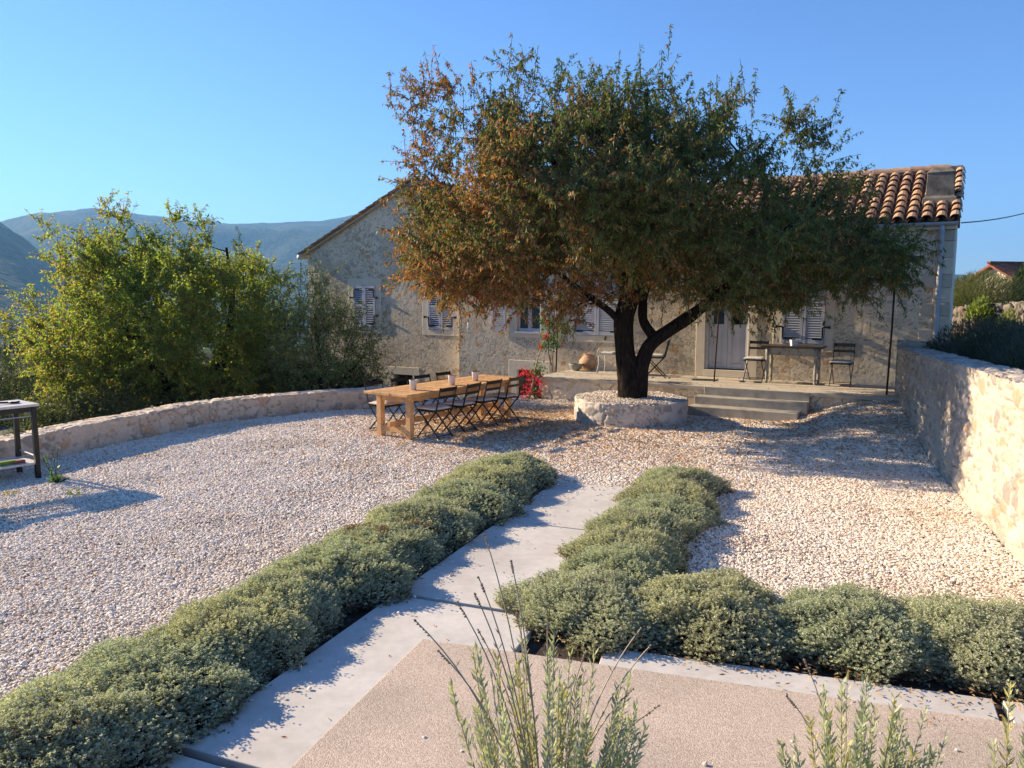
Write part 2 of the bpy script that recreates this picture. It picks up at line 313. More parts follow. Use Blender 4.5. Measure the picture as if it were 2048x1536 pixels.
def build_gravel():
    xs = np.arange(-9.5, 7.6, .12); ys = np.arange(1.0, 17.8, .12); X, Y = np.meshgrid(xs, ys); Z = gz(X, Y)-.012
    I = np.arange(X.size).reshape(X.shape); F = np.stack([I[:-1, :-1], I[:-1, 1:], I[1:, 1:], I[1:, :-1]], -1).reshape(-1, 4)
    ctr = np.stack([X, Y], -1).reshape(-1, 2)[F].mean(1)
    k = in_poly(ctr[:, 0], ctr[:, 1], court)
    a = ctr@Vv[:2]; b = ctr@U[:2]
    bed = ((a > -3.95) & (a < -.95) & (b < 8.75) & (b > 0)) | ((a > -1.9) & (b < 5.55))
    k &= ~bed
    V = np.stack([X, Y, Z], -1).reshape(-1, 3); F = F[k]; u, inv = np.unique(F, return_inverse=True)
    struct(np_mesh("gravel_base", V[u], inv.reshape(-1, 4), M['gravelbed'], smooth=True))
    # prototypes (not linked to the scene collection)
    lib = bpy.data.collections.new("gravel_prototypes")
    ico = [(0, 0, 1)]+[(math.cos(t)*.894, math.sin(t)*.894, .447) for t in np.arange(5)*R(72)]+[(math.cos(t+R(36))*.894, math.sin(t+R(36))*.894, -.447) for t in np.arange(5)*R(72)]+[(0, 0, -1)]
    fi = [(0, 1+i, 1+(i+1) % 5) for i in range(5)]+[(1+i, 6+i, 1+(i+1) % 5) for i in range(5)]+[(1+(i+1) % 5, 6+i, 6+(i+1) % 5) for i in range(5)]+[(6+i, 11, 6+(i+1) % 5) for i in range(5)]
    for q in range(7):
        v = np.array(ico)*RNG.uniform(.72, 1.22, (12, 1))*vec(1, RNG.uniform(.65, .9), RNG.uniform(.42, .62)); me = bpy.data.meshes.new("gravel_stone"); me.from_pydata(v.tolist(), [], fi); me.polygons.foreach_set("use_smooth", np.zeros(len(fi), bool)); me.materials.append(M['gravelstone'])
        lib.objects.link(bpy.data.objects.new("gravel_stone", me))
    n = 1080000; x = RNG.uniform(-9, 7.2, n); y = RNG.uniform(2.6, 17.6, n)
    keep = in_poly(x, y, court); dens = np.interp(y, [4, 8, 17], [1., .85, .55]); keep &= RNG.random(n) < dens
    a = x*Vv[0]+y*Vv[1]; b = x*U[0]+y*U[1]
    keep &= ~(((a > -3.55) & (a < -1.35) & (b < 8.84)) | ((a > -1.75) & (b < 5.1)) | ((a > -3.5) & (a < -1) & (b < 5.1)))
    keep &= np.hypot(x-PC[0], y-PC[1]) > PR-.05
    z = gz(x, y); qx, qy = proj(np.stack([x, y, z], -1)); keep &= (qx > -60) & (qx < 2110) & (qy < 1620)
    x, y, z = x[keep], y[keep], z[keep]
    t = RNG.random(3800)**.5*(PR-.12); an = RNG.random(3800)*6.283; x = np.r_[x, PC[0]+t*np.cos(an)]; y = np.r_[y, PC[1]+t*np.sin(an)]; z = np.r_[z, .40+.03*(1-(t/PR)**2)+RNG.uniform(0, .012, 3800)]
    sa = np.concatenate([RNG.uniform(aL+.02, aL+.35, 50), RNG.uniform(aL, aR, 70), RNG.uniform(-2.2, 1.5, 14)]); sb_ = np.concatenate([RNG.uniform(3, 8.7, 50), 8.8-RNG.exponential(.35, 70), RNG.uniform(3.2, 4.4, 14)])
    x = np.r_[x, sa*Vv[0]+sb_*U[0]]; y = np.r_[y, sa*Vv[1]+sb_*U[1]]; z = np.r_[z, np.full(len(sa), .022)]
    N = len(x); sc = np.interp(y, [4, 9, 17], [.0110, .0130, .0175])*RNG.lognormal(0, .28, N)
    me = bpy.data.meshes.new("gravel"); me.vertices.add(N); me.vertices.foreach_set("co", np.stack([x, y, z+sc*.15+RNG.uniform(0, .010, N)], -1).astype(np.float32).ravel())
    me.attributes.new("scl", 'FLOAT', 'POINT').data.foreach_set("value", sc.astype(np.float32))
    rot = np.stack([RNG.normal(0, .22, N), RNG.normal(0, .22, N), RNG.uniform(0, 6.28, N)], -1); me.attributes.new("rot", 'FLOAT_VECTOR', 'POINT').data.foreach_set("vector", rot.astype(np.float32).ravel())
    ob = bpy.data.objects.new("gravel", me); COL.objects.link(ob); struct(ob, "stuff"); tag(ob, "pale crushed limestone gravel covering the courtyard", "gravel")
    g = bpy.data.node_groups.new("gravel_scatter", 'GeometryNodeTree'); g.interface.new_socket("Geometry", in_out='INPUT', socket_type='NodeSocketGeometry'); g.interface.new_socket("Geometry", in_out='OUTPUT', socket_type='NodeSocketGeometry')
    gi = g.nodes.new("NodeGroupInput"); go = g.nodes.new("NodeGroupOutput"); ip = g.nodes.new("GeometryNodeInstanceOnPoints"); ci = g.nodes.new("GeometryNodeCollectionInfo"); ci.inputs[0].default_value = lib; ci.inputs[1].default_value = True; ci.inputs[2].default_value = True
    ip.inputs["Pick Instance"].default_value = True
    def att(nm, tp): nd = g.nodes.new("GeometryNodeInputNamedAttribute"); nd.data_type = tp; nd.inputs[0].default_value = nm; return nd.outputs[0]
    g.links.new(gi.outputs[0], ip.inputs["Points"]); g.links.new(ci.outputs[0], ip.inputs["Instance"]); g.links.new(att("scl", 'FLOAT'), ip.inputs["Scale"])
    e2r = g.nodes.new("FunctionNodeEulerToRotation"); g.links.new(att("rot", 'FLOAT_VECTOR'), e2r.inputs[0]); g.links.new(e2r.outputs[0], ip.inputs["Rotation"]); g.links.new(ip.outputs[0], go.inputs[0])
    md = ob.modifiers.new("scatter", 'NODES'); md.node_group = g
    print("gravel stones", N)
build_gravel()
# soil bed under the hedges and the slabs
def prism(name, pts, z0, z1, mat, bevel=.006):
    o = MB().poly_prism(pts, z0, z1).build(name, mat, bevel=bevel); return struct(o)
soilpts = [PF(-4.0, 8.8), PF(-.9, 8.8), PF(-.9, 5.6), PF(2.6, 5.6), PF(2.6, 1.0), PF(-4.0, 0)]
struct(MB().poly_prism(soilpts[::-1], -.10, -.03).build("soil", M['soil']))
for b0, b1 in ((7.07, 8.82), (4.99, 7.05), (2.80, 4.94), (.6, 2.74)):
    prism("path_slab", [PF(aL, b0), PF(aR, b0), PF(aR, b1), PF(aL, b1)], -.05, .02, M['slab'])
c0, c1, c2 = at(845, 1285, .0), at(2010, 1452, .0), at(590, 1536, .0)
far_r = c0+(c1-c0)*1.6; d_l = unit(c2-c0)
prism("patio", [c0, c0+d_l*4.6, c0+d_l*4.6+(c1-c0)*1.5, far_r], -.05, .026, M['aggregate'], .004)
s1, s2, s3, s4 = at(1210, 1300, .0), at(1985, 1404, .0), at(2000, 1452, .0), at(1200, 1330, .0)
prism("path_slab", [s4-U*.05, s3-U*.05, s2, s1], -.05, .02, M['slab'])
e = unit(s2-s1); prism("path_slab", [s3+e*.07-U*.05, s3+e*1.9-U*.05, s2+e*1.9, s2+e*.05], -.05, .02, M['slab'])
# upper planting bed below the camera
struct(MB().poly_prism([(-1.2, .5), (3.0, .5), (3.0, 2.05), (-1.2, 2.05)], -.05, .80).build("planting_bed", M['soil']))
prism("courtyard_path", [(-2.55, 15.7), (-1.4, 15.9), (-.9, 17.2), (-2.6, 18.2), (-3.2, 17)], -.30, -.012, M['slab'])

# ------------------------------------------------------------------ stone walls
def rubble(u, v, size, seed, smear=.5, pal='wall'):
    wu = u+size*.5*(vnoise(u/size*.9, v/size*.9, seed+31)-.5); wv = v+size*.4*(vnoise(u/size*.9, v/size*.9, seed+37)-.5)
    f1, f2, idn = worley(wu/size, wv/(size*.66), seed); g1, g2, gid = worley(wu/(size*.45)+9, wv/(size*.32), seed+50)
    small = hash2(np.floor(idn*4096), 0, seed) < .35
    e = np.where(small, g2-g1, f2-f1); idd = np.where(small, gid, idn)
    sm = fbm(u*1.4, v*1.4, seed+60, 3)+.35*(idd-.5)
    th = .05+.32*sstep(.5-.5*smear-.05, 1.0-.35*smear, sm)*smear*1.6
    m = sstep(th, th+.10, e)
    h = m*(.30+.45*hash2(np.floor(idd*65536), 1, seed))+.55*(fbm(u*6, v*6, seed+70, 4)-.5)+.55*(fbm(u*24, v*24, seed+80, 3)-.5)
    if pal == 'wall': h = .22*m*(.4+.6*hash2(np.floor(idd*65536), 1, seed))+.6*(fbm(u*12, v*12, seed+70, 4)-.5)+1.1*(fbm(u*26, v*26, seed+80, 3)-.5)+.25
    r2 = hash2(np.floor(idd*65536), 2, seed)[..., None]; r3 = hash2(np.floor(idd*65536), 3, seed)[..., None]
    if pal == 'wall': A, B, O, G, mo = vec(.64, .51, .34), vec(.80, .68, .49), vec(.58, .37, .18), vec(.48, .42, .33), vec(.82, .70, .52)
    elif pal == 'pale': A, B, O, G, mo = vec(.50, .44, .365), vec(.62, .57, .50), vec(.50, .36, .25), vec(.33, .31, .285), vec(.60, .535, .45)
    else: A, B, O, G, mo = vec(.19, .165, .13), vec(.30, .265, .215), vec(.26, .19, .12), vec(.15, .145, .13), vec(.03, .027, .022)
    sc = A+(B-A)*r2; sc = np.where(r3 < .09, O, sc); sc = np.where(r3 > .86, G, sc)
    col = mo+(sc-mo)*m[..., None]*.95
    ck = (1-sstep(.02, .10, e+.05*(vnoise(u*18, v*18, seed+95)-.5)))*sstep(.30, .50, vnoise(u*2.3, v*2.3, seed+96)+.25*vnoise(u*9, v*9, seed+97)-.1)
    h = h-(.15 if pal == 'wall' else .6)*ck; col = col*(1-(.62 if pal == 'wall' else .5)*ck[..., None])  # dark joint cracks; the shadow at the stone edges is put into the colour
    st = sstep(.56, .78, fbm(u*.8, v*.8, seed+90, 4))[..., None]; col = col*(1-.28*st)
    return h, col
def facade_sheet(name, base, s0, s1, z0, z1, holes, seed, parent, size=.26, amp=.03, res=.025, mask=None, smear=.55, pal='wall'):
    ss = np.arange(s0, s1+res*.5, res); zs = np.arange(z0, z1+res*.5, res); S, Z = np.meshgrid(ss, zs)
    h, col = rubble(S, Z, size, seed, smear, pal)
    P = base+ER*S[..., None]+UP*Z[..., None]+NO*((h-.5)*amp)[..., None]
    I = np.arange(S.size).reshape(S.shape); F = np.stack([I[:-1, :-1], I[:-1, 1:], I[1:, 1:], I[1:, :-1]], -1).reshape(-1, 4)
    cs = S.ravel()[F].mean(1); cz = Z.ravel()[F].mean(1); k = np.ones(len(F), bool)
    for a, b, c, d in holes: k &= ~((cs > a) & (cs < b) & (cz > c) & (cz < d))
    if mask is not None: k &= mask(cs, cz)
    F = F[k]; u, inv = np.unique(F, return_inverse=True)
    return np_mesh(name, P.reshape(-1, 3)[u], inv.reshape(-1, 4), M['rubble'], parent, col.reshape(-1, 3)[u], smooth=True)
def sweep_wall(name, label, path, zb, zt, thick, seed, side=1, res=.03, size=.28, amp=.05, pal='pale', closed=False, zout=None, mat=None, smear=.6, parent=None, tint=(1, 1, 1)):
    """a rubble wall swept along path (its visible face); thickness goes to the left*side of the direction of travel"""
    P = np.asarray(path, float); d = np.r_[0, np.cumsum(np.linalg.norm(np.diff(P, axis=0), axis=1))]
    n = max(4, int(d[-1]/res)); s = np.linspace(0, d[-1], n+1)
    def cub(v):
        v = np.asarray(v, float); y = np.interp(s, d, v); k = max(1, int(.35/res))
        if closed or len(P) < 3: return y
        pad = np.r_[2*y[0]-y[k:0:-1], y, 2*y[-1]-y[-2:-k-2:-1]]; return np.convolve(pad, np.ones(2*k+1)/(2*k+1), 'valid')
    X = cub(P[:, 0]); Y = cub(P[:, 1]); ZB = np.interp(s, d, np.broadcast_to(zb, len(P))); ZT = np.interp(s, d, np.broadcast_to(zt, len(P)))
    ZT = ZT+.010*(vnoise(s*2.5, s*0, seed+5)-.5)*2
    T = unit(np.stack([np.gradient(X), np.gradient(Y)], -1)); N = np.stack([-T[:, 1], T[:, 0]], -1)*side   # towards the outside (back)
    zo = ZB if zout is None else np.full_like(ZB, zout)
    Hm = float(np.max(ZT-ZB)); nf = max(3, int(Hm/res)); nt = max(3, int(thick/res)); nb = max(3, int(float(np.max(ZT-zo))/res/2))
    rows = []; q = 0
    for k in range(nf): rows.append(('f', k/nf))
    for k in range(nt): rows.append(('t', k/nt))
    for k in range(nb+1): rows.append(('b', k/nb))
    G = []; Nn = []; Uq = []; Vq = []
    for kind, t in rows:
        if kind == 'f':
            z = ZB+(ZT-ZB)*t; off = np.zeros_like(z); nx, nz = -1., 0.; vq = t*Hm
            ed = sstep(1-.10/Hm, 1, t); nx, nz = -(1-.5*ed), .7*ed; z = z-.0*ed
        elif kind == 't': z = ZT.copy(); off = np.full_like(z, t*thick); nx, nz = 0., 1.; vq = Hm+t*thick
        else: z = ZT+(zo-ZT)*t; off = np.full_like(z, thick); nx, nz = 1., 0.; vq = Hm+thick+t*Hm
        G.append(np.stack([X+N[:, 0]*off, Y+N[:, 1]*off, z], -1)); Nn.append(np.stack([N[:, 0]*nx, N[:, 1]*nx, np.full_like(z, nz)], -1)); Uq.append(s); Vq.append(np.full_like(s, vq))
    G = np.array(G); Nn = np.array(Nn); Uq = np.array(Uq); Vq = np.array(Vq)
    if closed:
        w = d[-1]; uu = np.where(Uq > w-.3, Uq, Uq); h, col = rubble(uu, Vq, size, seed, smear, pal); h2, col2 = rubble(uu-w, Vq, size, seed, smear, pal); f = sstep(w-.35, w, Uq); h = h*(1-f)+h2*f; col = col*(1-f[..., None])+col2*f[..., None]
    else: h, col = rubble(Uq, Vq, size, seed, smear, pal)
    G = G+Nn*((h-.5)*amp)[..., None]; col = col*vec(*tint)
    I = np.arange(G.shape[0]*G.shape[1]).reshape(G.shape[:2]); F = np.stack([I[:-1, :-1], I[:-1, 1:], I[1:, 1:], I[1:, :-1]], -1).reshape(-1, 4)
    if side > 0: F = F[:, ::-1]
    ends = []
    if not closed:
        c = [list(I[:, 0]), list(I[:, -1])[::-1]]; m = mat or M['rubble_near']
        V = G.reshape(-1, 3); cc = col.reshape(-1, 3)
        # end faces: strip between the front rows and the back rows
        nr = len(rows); mid = nf+nt//2
        for j, fl in ((0, 0), (I.shape[1]-1, 1)):
            for k in range(mid):
                k2 = nr-1-int(round(k/mid*(nr-1-mid))); k3 = nr-1-int(round((k+1)/mid*(nr-1-mid)))
                f = [I[k, j], I[k+1, j], I[k3, j], I[k2, j]]
                if len(set(f)) == 4: ends.append(f if fl else f[::-1])
    fl = [F]+([np.array(ends)] if ends else [])
    F = np.concatenate(fl)
    o = np_mesh(name, G.reshape(-1, 3), F, mat or M['rubble_near'], parent, col.reshape(-1, 3), smooth=True)
    if label: tag(o, label, "wall")
    return o
sweep_wall("low_stone_wall", "low curved rubble wall of pale stone along the gravel on the left", lw, -.06, .40, .42, 5, 1, .025, .22, .034, 'pale', zout=-1.7, smear=.4, tint=(1.16, 1.08, .98))
wl_path = [tuple(WA-WD*1.6), tuple(WA), tuple(WA+WD*3.9), tuple(WB)]
sweep_wall("tall_stone_wall", "tall pale rubble retaining wall running down the right side of the gravel", wl_path, [-.06, -.06, -.06, .34], [1.58, 1.54, 1.46, 1.38], .46, 9, -1, .022, .24, .034, 'pale', zout=.6, smear=.6, tint=(.90, .86, .82))
e0 = WB+ER[:2]*-.02+NI[:2]*.06
sweep_wall("wall_return", "short stone wall stub at the far end of the tall wall beside the terrace", [tuple(e0), tuple(e0+ER[:2]*1.6)], .30, 1.47, .3, 14, 1, .025, .3, .06, 'pale', zout=.3, smear=.6, tint=(.9, .86, .8))
an = np.linspace(0, 2*math.pi, 73); 
pl = thing("stone_planter", "round rubble stone planter ring around the foot of the big tree", "planter", (PC[0], PC[1], 0))
sweep_wall("planter_wall", None, [(PC[0]+PR*math.cos(t), PC[1]+PR*math.sin(t)) for t in an], -.05, .42, .22, 23, 1, .022, .24, .028, 'pale', closed=True, zout=.3, smear=.5, parent=pl)
MB().poly_prism([(PC[0]+(PR-.1)*math.cos(t), PC[1]+(PR-.1)*math.sin(t)) for t in an[:-1]], .2, .395).build("gravel_fill", M['gravelbed'], pl)

# ------------------------------------------------------------------ terrace and steps
A3 = [ER, NI, UP]
def fbox(mb, s0, s1, o0, o1, z0, z1, base=F0, col=None):    # box on the facade frame: s range, proud range, z range
    mb.box(base+ER*(s0+s1)/2+NO*(o0+o1)/2+UP*(z0+z1)/2, (s1-s0, abs(o1-o0), z1-z0), A3, col); return mb
TH = .5
st0 = ((at(1395, 790, .33)-TL)@ER); st1 = ((at(1618, 805, .33)-TL)@ER)
tb = MB(); fbox(tb, 0, 7.3, 0.0, 1.89, TH-.075, TH); struct(tb.build("terrace", M['terrace'], bevel=.008))
def terrace_face():
    res = .025; ss = np.arange(.02, 7.3, res); zs = np.arange(-.3, TH-.07, res); S, Z = np.meshgrid(ss, zs); h, col = rubble(S, Z, .4, 77, 1.0, 'wall')
    P = TL+NI*.05+ER*S[..., None]+UP*Z[..., None]+NO*((h-.5)*.02)[..., None]; I = np.arange(S.size).reshape(S.shape); F = np.stack([I[:-1, :-1], I[:-1, 1:], I[1:, 1:], I[1:, :-1]], -1).reshape(-1, 4)
    Vs = [P.reshape(-1, 3)]; Cs = [col.reshape(-1, 3)]; n0 = S.size
    oo = np.arange(0, 1.85, res); O, Z = np.meshgrid(oo, zs); h2, col2 = rubble(O+20, Z, .4, 77, 1.0, 'wall')
    P2 = TL+ER*.03+NI*(.05+O[..., None])+UP*Z[..., None]-ER*((h2-.5)*.02)[..., None]; I2 = np.arange(O.size).reshape(O.shape)+n0; F2 = np.stack([I2[:-1, :-1], I2[1:, :-1], I2[1:, 1:], I2[:-1, 1:]], -1).reshape(-1, 4)
    struct(np_mesh("terrace_wall", np.concatenate([P.reshape(-1, 3), P2.reshape(-1, 3)]), np.concatenate([F, F2]), M['rubble'], None, np.concatenate([col.reshape(-1, 3), col2.reshape(-1, 3)]), smooth=True))
terrace_face()
sb = MB(); bT = TL
fbox(sb, st0, st1, .055, .36, -.2, .335, base=TL)
fbox(sb, st0-.03, st1-.10, .36, .70, -.2, .185, base=TL); fbox(sb, st0+.10, st1-.01, -.03, .052, -.2, TH-.002, base=TL)
struct(sb.build("steps", M['step'], bevel=.012))

# ------------------------------------------------------------------ houses
SL, SR = -3.37, fac(1903, 565)[0]
EZ = 3.62
house = thing("stone_house", "long single storey stone house with terracotta roof and white shutters behind the tree", "house", tuple(FP(0, 0)))
def shutter(base, s0, s1, z0, z1, o, rails=(.5,), th=.035, tl=38):
    mb = MB(); st = .055
    fbox(mb, s0, s0+st, o, o+th, z0, z1, base); fbox(mb, s1-st, s1, o, o+th, z0, z1, base)
    zz = [z0]+[z0+(z1-z0)*r for r in rails]+[z1-.07]
    for q, z in enumerate(zz): fbox(mb, s0+st, s1-st, o+.003, o+th-.003, z, z+(.10 if q == 0 else .075), base)
    tilt = R(tl); ax = [ER, NI*math.cos(tilt)+UP*math.sin(tilt), -NI*math.sin(tilt)+UP*math.cos(tilt)]
    for q in range(len(zz)-1):
        a = zz[q]+(.10 if q == 0 else .075)+.02; b = zz[q+1]-.005; n = max(2, int((b-a)/.05))
        for k in range(n): mb.box(base+ER*(s0+s1)/2+NO*(o+th/2)+UP*(a+(k+.5)*(b-a)/n), (s1-s0-2*st, .042 if tl < 45 else .052, .008), ax)
    return mb
def strap(base, s, z, dirn, o, up=1):                # black bent hinge strap: dirn +1 points right into the leaf
    mb = MB(); L = .20
    fbox(mb, min(s, s+dirn*L), max(s, s+dirn*L), o, o+.012, z-.018, z+.018, base)
    fbox(mb, s-.015, s+.015, o, o+.012, min(z+.018*up, z+up*.25), max(z+.018*up, z+up*.25), base)
    fbox(mb, min(s+.015*-dirn, s-dirn*.13), max(s-.015*dirn, s-dirn*.13), o, o+.012, z+up*.25-.018, z+up*.25+.018, base)
    fbox(mb, s-dirn*.13-.022, s-dirn*.13+.022, o+.003, o+.035, z+up*.25-.03, z+up*.25+.03, base); return mb
def surround(base, s0, s1, z0, z1, bw=.17, bb=.16, depth=.22, o=.012, sill=True):
    mb = MB(); fbox(mb, s0-bw, s0, -depth, o, z0-bb, z1+bw, base); fbox(mb, s1, s1+bw, -depth, o, z0-bb, z1+bw, base)
    fbox(mb, s0, s1, -depth, o, z1, z1+bw, base); fbox(mb, s0, s1, -depth, o+.004, z0-bb, z0, base); return mb
def shut_window(parent, base, s0, s1, z0, z1, label, straps=(1, 1, 1, 1), o=.0, rails=(.5,), bw=.17, tl=60):
    w = surround(base, s0, s1, z0, z1, bw).build("window", M['plaster'], parent, bevel=.006)
    w["label"] = label
    b = MB(); fbox(b, s0+.002, s1-.002, -.20, -.17, z0+.002, z1-.002, base); b.build("pane", M['glass'], w)
    m = (s0+s1)/2
    for a, c in ((s0+.006, m-.004), (m+.004, s1-.006)): shutter(base, a, c, z0+.008, z1-.008, o, rails, tl=tl).build("shutter", M['white'], w)
    for z, up in ((z0+.1, 1), (z1-.1, -1)):
        for s, dn in ((s0+.035, 1), (s1-.035, -1)):
            k = (0 if dn > 0 else 1)+(2 if up < 0 else 0)
            if straps[k]: strap(base, s, z, dn, o+.036, up).build("hinge", M['black'], w)
    return (s0-bw+.02, s1+bw-.02, z0-.14, z1+bw-.02)
holes = []
# right shuttered window
a0, zb_ = fac(1562, 688); a1, _z = fac(1648, 690)
holes.append(shut_window(house, F0, a0, a1, zb_+.02, zb_+1.52, "shuttered window behind the old side table", (1, 1, 1, 1), .0, (.60,)))
# shuttered window left of the trunk
a0, zb_ = fac(1149, 670); a1, _z = fac(1240, 674)
holes.append(shut_window(house, F0, a0, a1, zb_, zb_+1.5, "shuttered window left of the tree trunk", (1, 1, 1, 1)))
# open window with casement
a0, zb_ = fac(1033, 662); a1, _z = fac(1081, 666)
zt_ = zb_+1.25
w = surround(F0, a0, a1, zb_, zt_, .20, .16).build("window", M['plaster'], house, bevel=.006); w["label"] = "open casement window with shutters folded back"
fr = MB()
for (p, q, r_, t_) in ((a0+.002, a0+.06, zb_+.003, zt_-.003), (a1-.06, a1-.002, zb_+.003, zt_-.003), ((a0+a1)/2-.05, (a0+a1)/2+.05, zb_+.07, zt_-.063), (a0+.06, a1-.06, zb_+.003, zb_+.07), (a0+.06, a1-.06, zt_-.063, zt_-.003)): fbox(fr, p, q, -.13, -.07, r_, t_)
fr.build("frame", M['white'], w, bevel=.004); b = MB(); fbox(b, a0+.05, a1-.05, -.11, -.10, zb_+.05, zt_-.05); b.build("pane", M['glass'], w)
b = MB(); fbox(b, a0-.03, a1+.03, .024, .05, zb_-.055, zb_-.01); fbox(b, a0+.002, a1-.002, -.13, .024, zb_+.0, zb_+.003); b.build("sill", M['white'], w, bevel=.004)
sw = (a1-a0)/2+.02
l0, _z = fac(985, 665); l1, _z = fac(1013, 665)
shutter(F0, l0, l1, zb_-.02, zt_, .03).build("shutter", M['white'], w); r0, _z = fac(1084, 665); shutter(F0, r0, r0+(l1-l0), zb_-.02, zt_, .03).build("shutter", M['white'], w)
b = MB(); fbox(b, l1+.03, l1+.10, .03, .05, zb_+.25, zb_+.28); fbox(b, l1+.08, l1+.11, .03, .07, zb_+.20, zb_+.28); b.build("latch", M['black'], w)
holes.append((a0-.18, a1+.18, zb_-.14, zt_+.18))
# cellar opening
c0s, cz1 = fac(1034, 739); c1s, _z = fac(1082, 741); cz0 = -.55
b = surround(F0, c0s, c1s, cz0, cz1, .24, .05, .25).build("cellar_window", M['plaster'], house, bevel=.006)
b2 = MB(); fbox(b2, c0s+.002, c1s-.002, -.2, -.16, cz0, cz1-.003); b2.build("pane", M['brownwood'], b)
b2 = MB(); fbox(b2, c0s+.003, c0s+.07, -.16, -.09, cz0, cz1-.003); fbox(b2, c1s-.07, c1s-.003, -.16, -.09, cz0, cz1-.003); fbox(b2, c0s+.07, c1s-.07, -.16, -.09, cz1-.07, cz1-.003)
for k in range(14): fbox(b2, c0s+.07, c1s-.07, -.15, -.11, cz0+.05+k*.055, cz0+.075+k*.055)
b2.build("louvre", M['brownwood'], b)
holes.append((c0s-.22, c1s+.22, cz0-.3, cz1+.22))
# double door
d0, _z = fac(1408, 745); d1, _z = fac(1494, 745); dz0 = TH+.16; dz1 = TH+2.32
dr = surround(F0, d0, d1, dz0, dz1, .20, .155, .25).build("door", M['plaster'], house, bevel=.006); dr["label"] = "white glazed double door with stone surround"
b = MB(); fbox(b, d0+.002, d0+.06, -.2, -.04, dz0+.003, dz1-.003); fbox(b, d1-.06, d1-.002, -.2, -.04, dz0+.003, dz1-.003); fbox(b, d0+.06, d1-.06, -.2, -.04, dz1-.07, dz1-.003); b.build("frame", M['white'], dr, bevel=.004)
m = (d0+d1)/2
for a, c in ((d0+.063, m-.003), (m+.003, d1-.063)):
    b = MB(); st = .085
    fbox(b, a, a+st, -.16, -.11, dz0+.02, dz1-.075); fbox(b, c-st, c, -.16, -.11, dz0+.02, dz1-.075)
    fbox(b, a+st, c-st, -.158, -.112, dz0+.02, dz0+.14); fbox(b, a+st, c-st, -.158, -.112, dz0+.86, dz0+1.0); fbox(b, a+st, c-st, -.158, -.112, dz1-.19, dz1-.075)
    fbox(b, a+st, c-st, -.15, -.128, dz0+.14, dz0+.86); fbox(b, a+st+.05, c-st-.05, -.13, -.118, dz0+.19, dz0+.81)
    lf = b.build("leaf", M['white'], dr, bevel=.004)
    b = MB(); fbox(b, a+st, c-st, -.14, -.13, dz0+1.0, dz1-.19); b.build("pane", M['glass'], dr)
b = MB(); fbox(b, m+.025, m+.06, -.108, -.10, dz0+.93, dz0+1.17); b.bar(FP(m+.04, dz0+1.07, -.10), FP(m+.04, dz0+1.07, -.05), .015); b.bar(FP(m+.04, dz0+1.07, -.055), FP(m+.15, dz0+1.07, -.055), .014); b.build("handle", M['steel'], dr)
b = MB(); fbox(b, d0+.002, d1-.002, -.19, -.07, dz0+.003, dz0+.018); b.build("threshold", M['black'], dr)
holes.append((d0-.18, d1+.18, TH-.1, dz1+.18))
facade_sheet("wall", F0, SL, SR, -.9, EZ+.02, holes, 41, house, .20, .0035)
# the other walls, quoins, cornice
DW = 4.6
b = MB(); fbox(b, SR-.35, SR-.004, -DW, -.03, -.9, EZ); fbox(b, SL+.004, SL+.35, -DW, -.03, -.9, EZ); fbox(b, SL+.35, SR-.35, -DW, -DW+.35, -.9, EZ)
q = lambda s, w_, z: b.add([FP(s, z, -.1), FP(s, z, -DW), FP(s, z+1.15, -DW/2)], [(0, 1, 2)] if w_ else [(0, 2, 1)])
q(SR-.005, 1, EZ); q(SL+.005, 0, EZ); b.build("side_wall", M['plaster'], house)
b = MB(); k = 0; z = TH
while z < EZ-.15:
    hh = random.uniform(.24, .36); wd = .50 if k % 2 else .30; fbox(b, SR-wd, SR+.012, -(.30 if k % 2 else .52), .024, z+.008, min(z+hh, EZ-.1), col=np.clip(vec(.66, .565, .42)*random.uniform(.8, 1.15), 0, 1)); z += hh; k += 1
b.build("quoin", M['rubble_near'], house, bevel=.012, col=True)
b = MB(); fbox(b, SL-.02, SR+.03, -.2, .10, EZ-.09, EZ+.04); b.build("cornice", M['plaster'], house, bevel=.01)
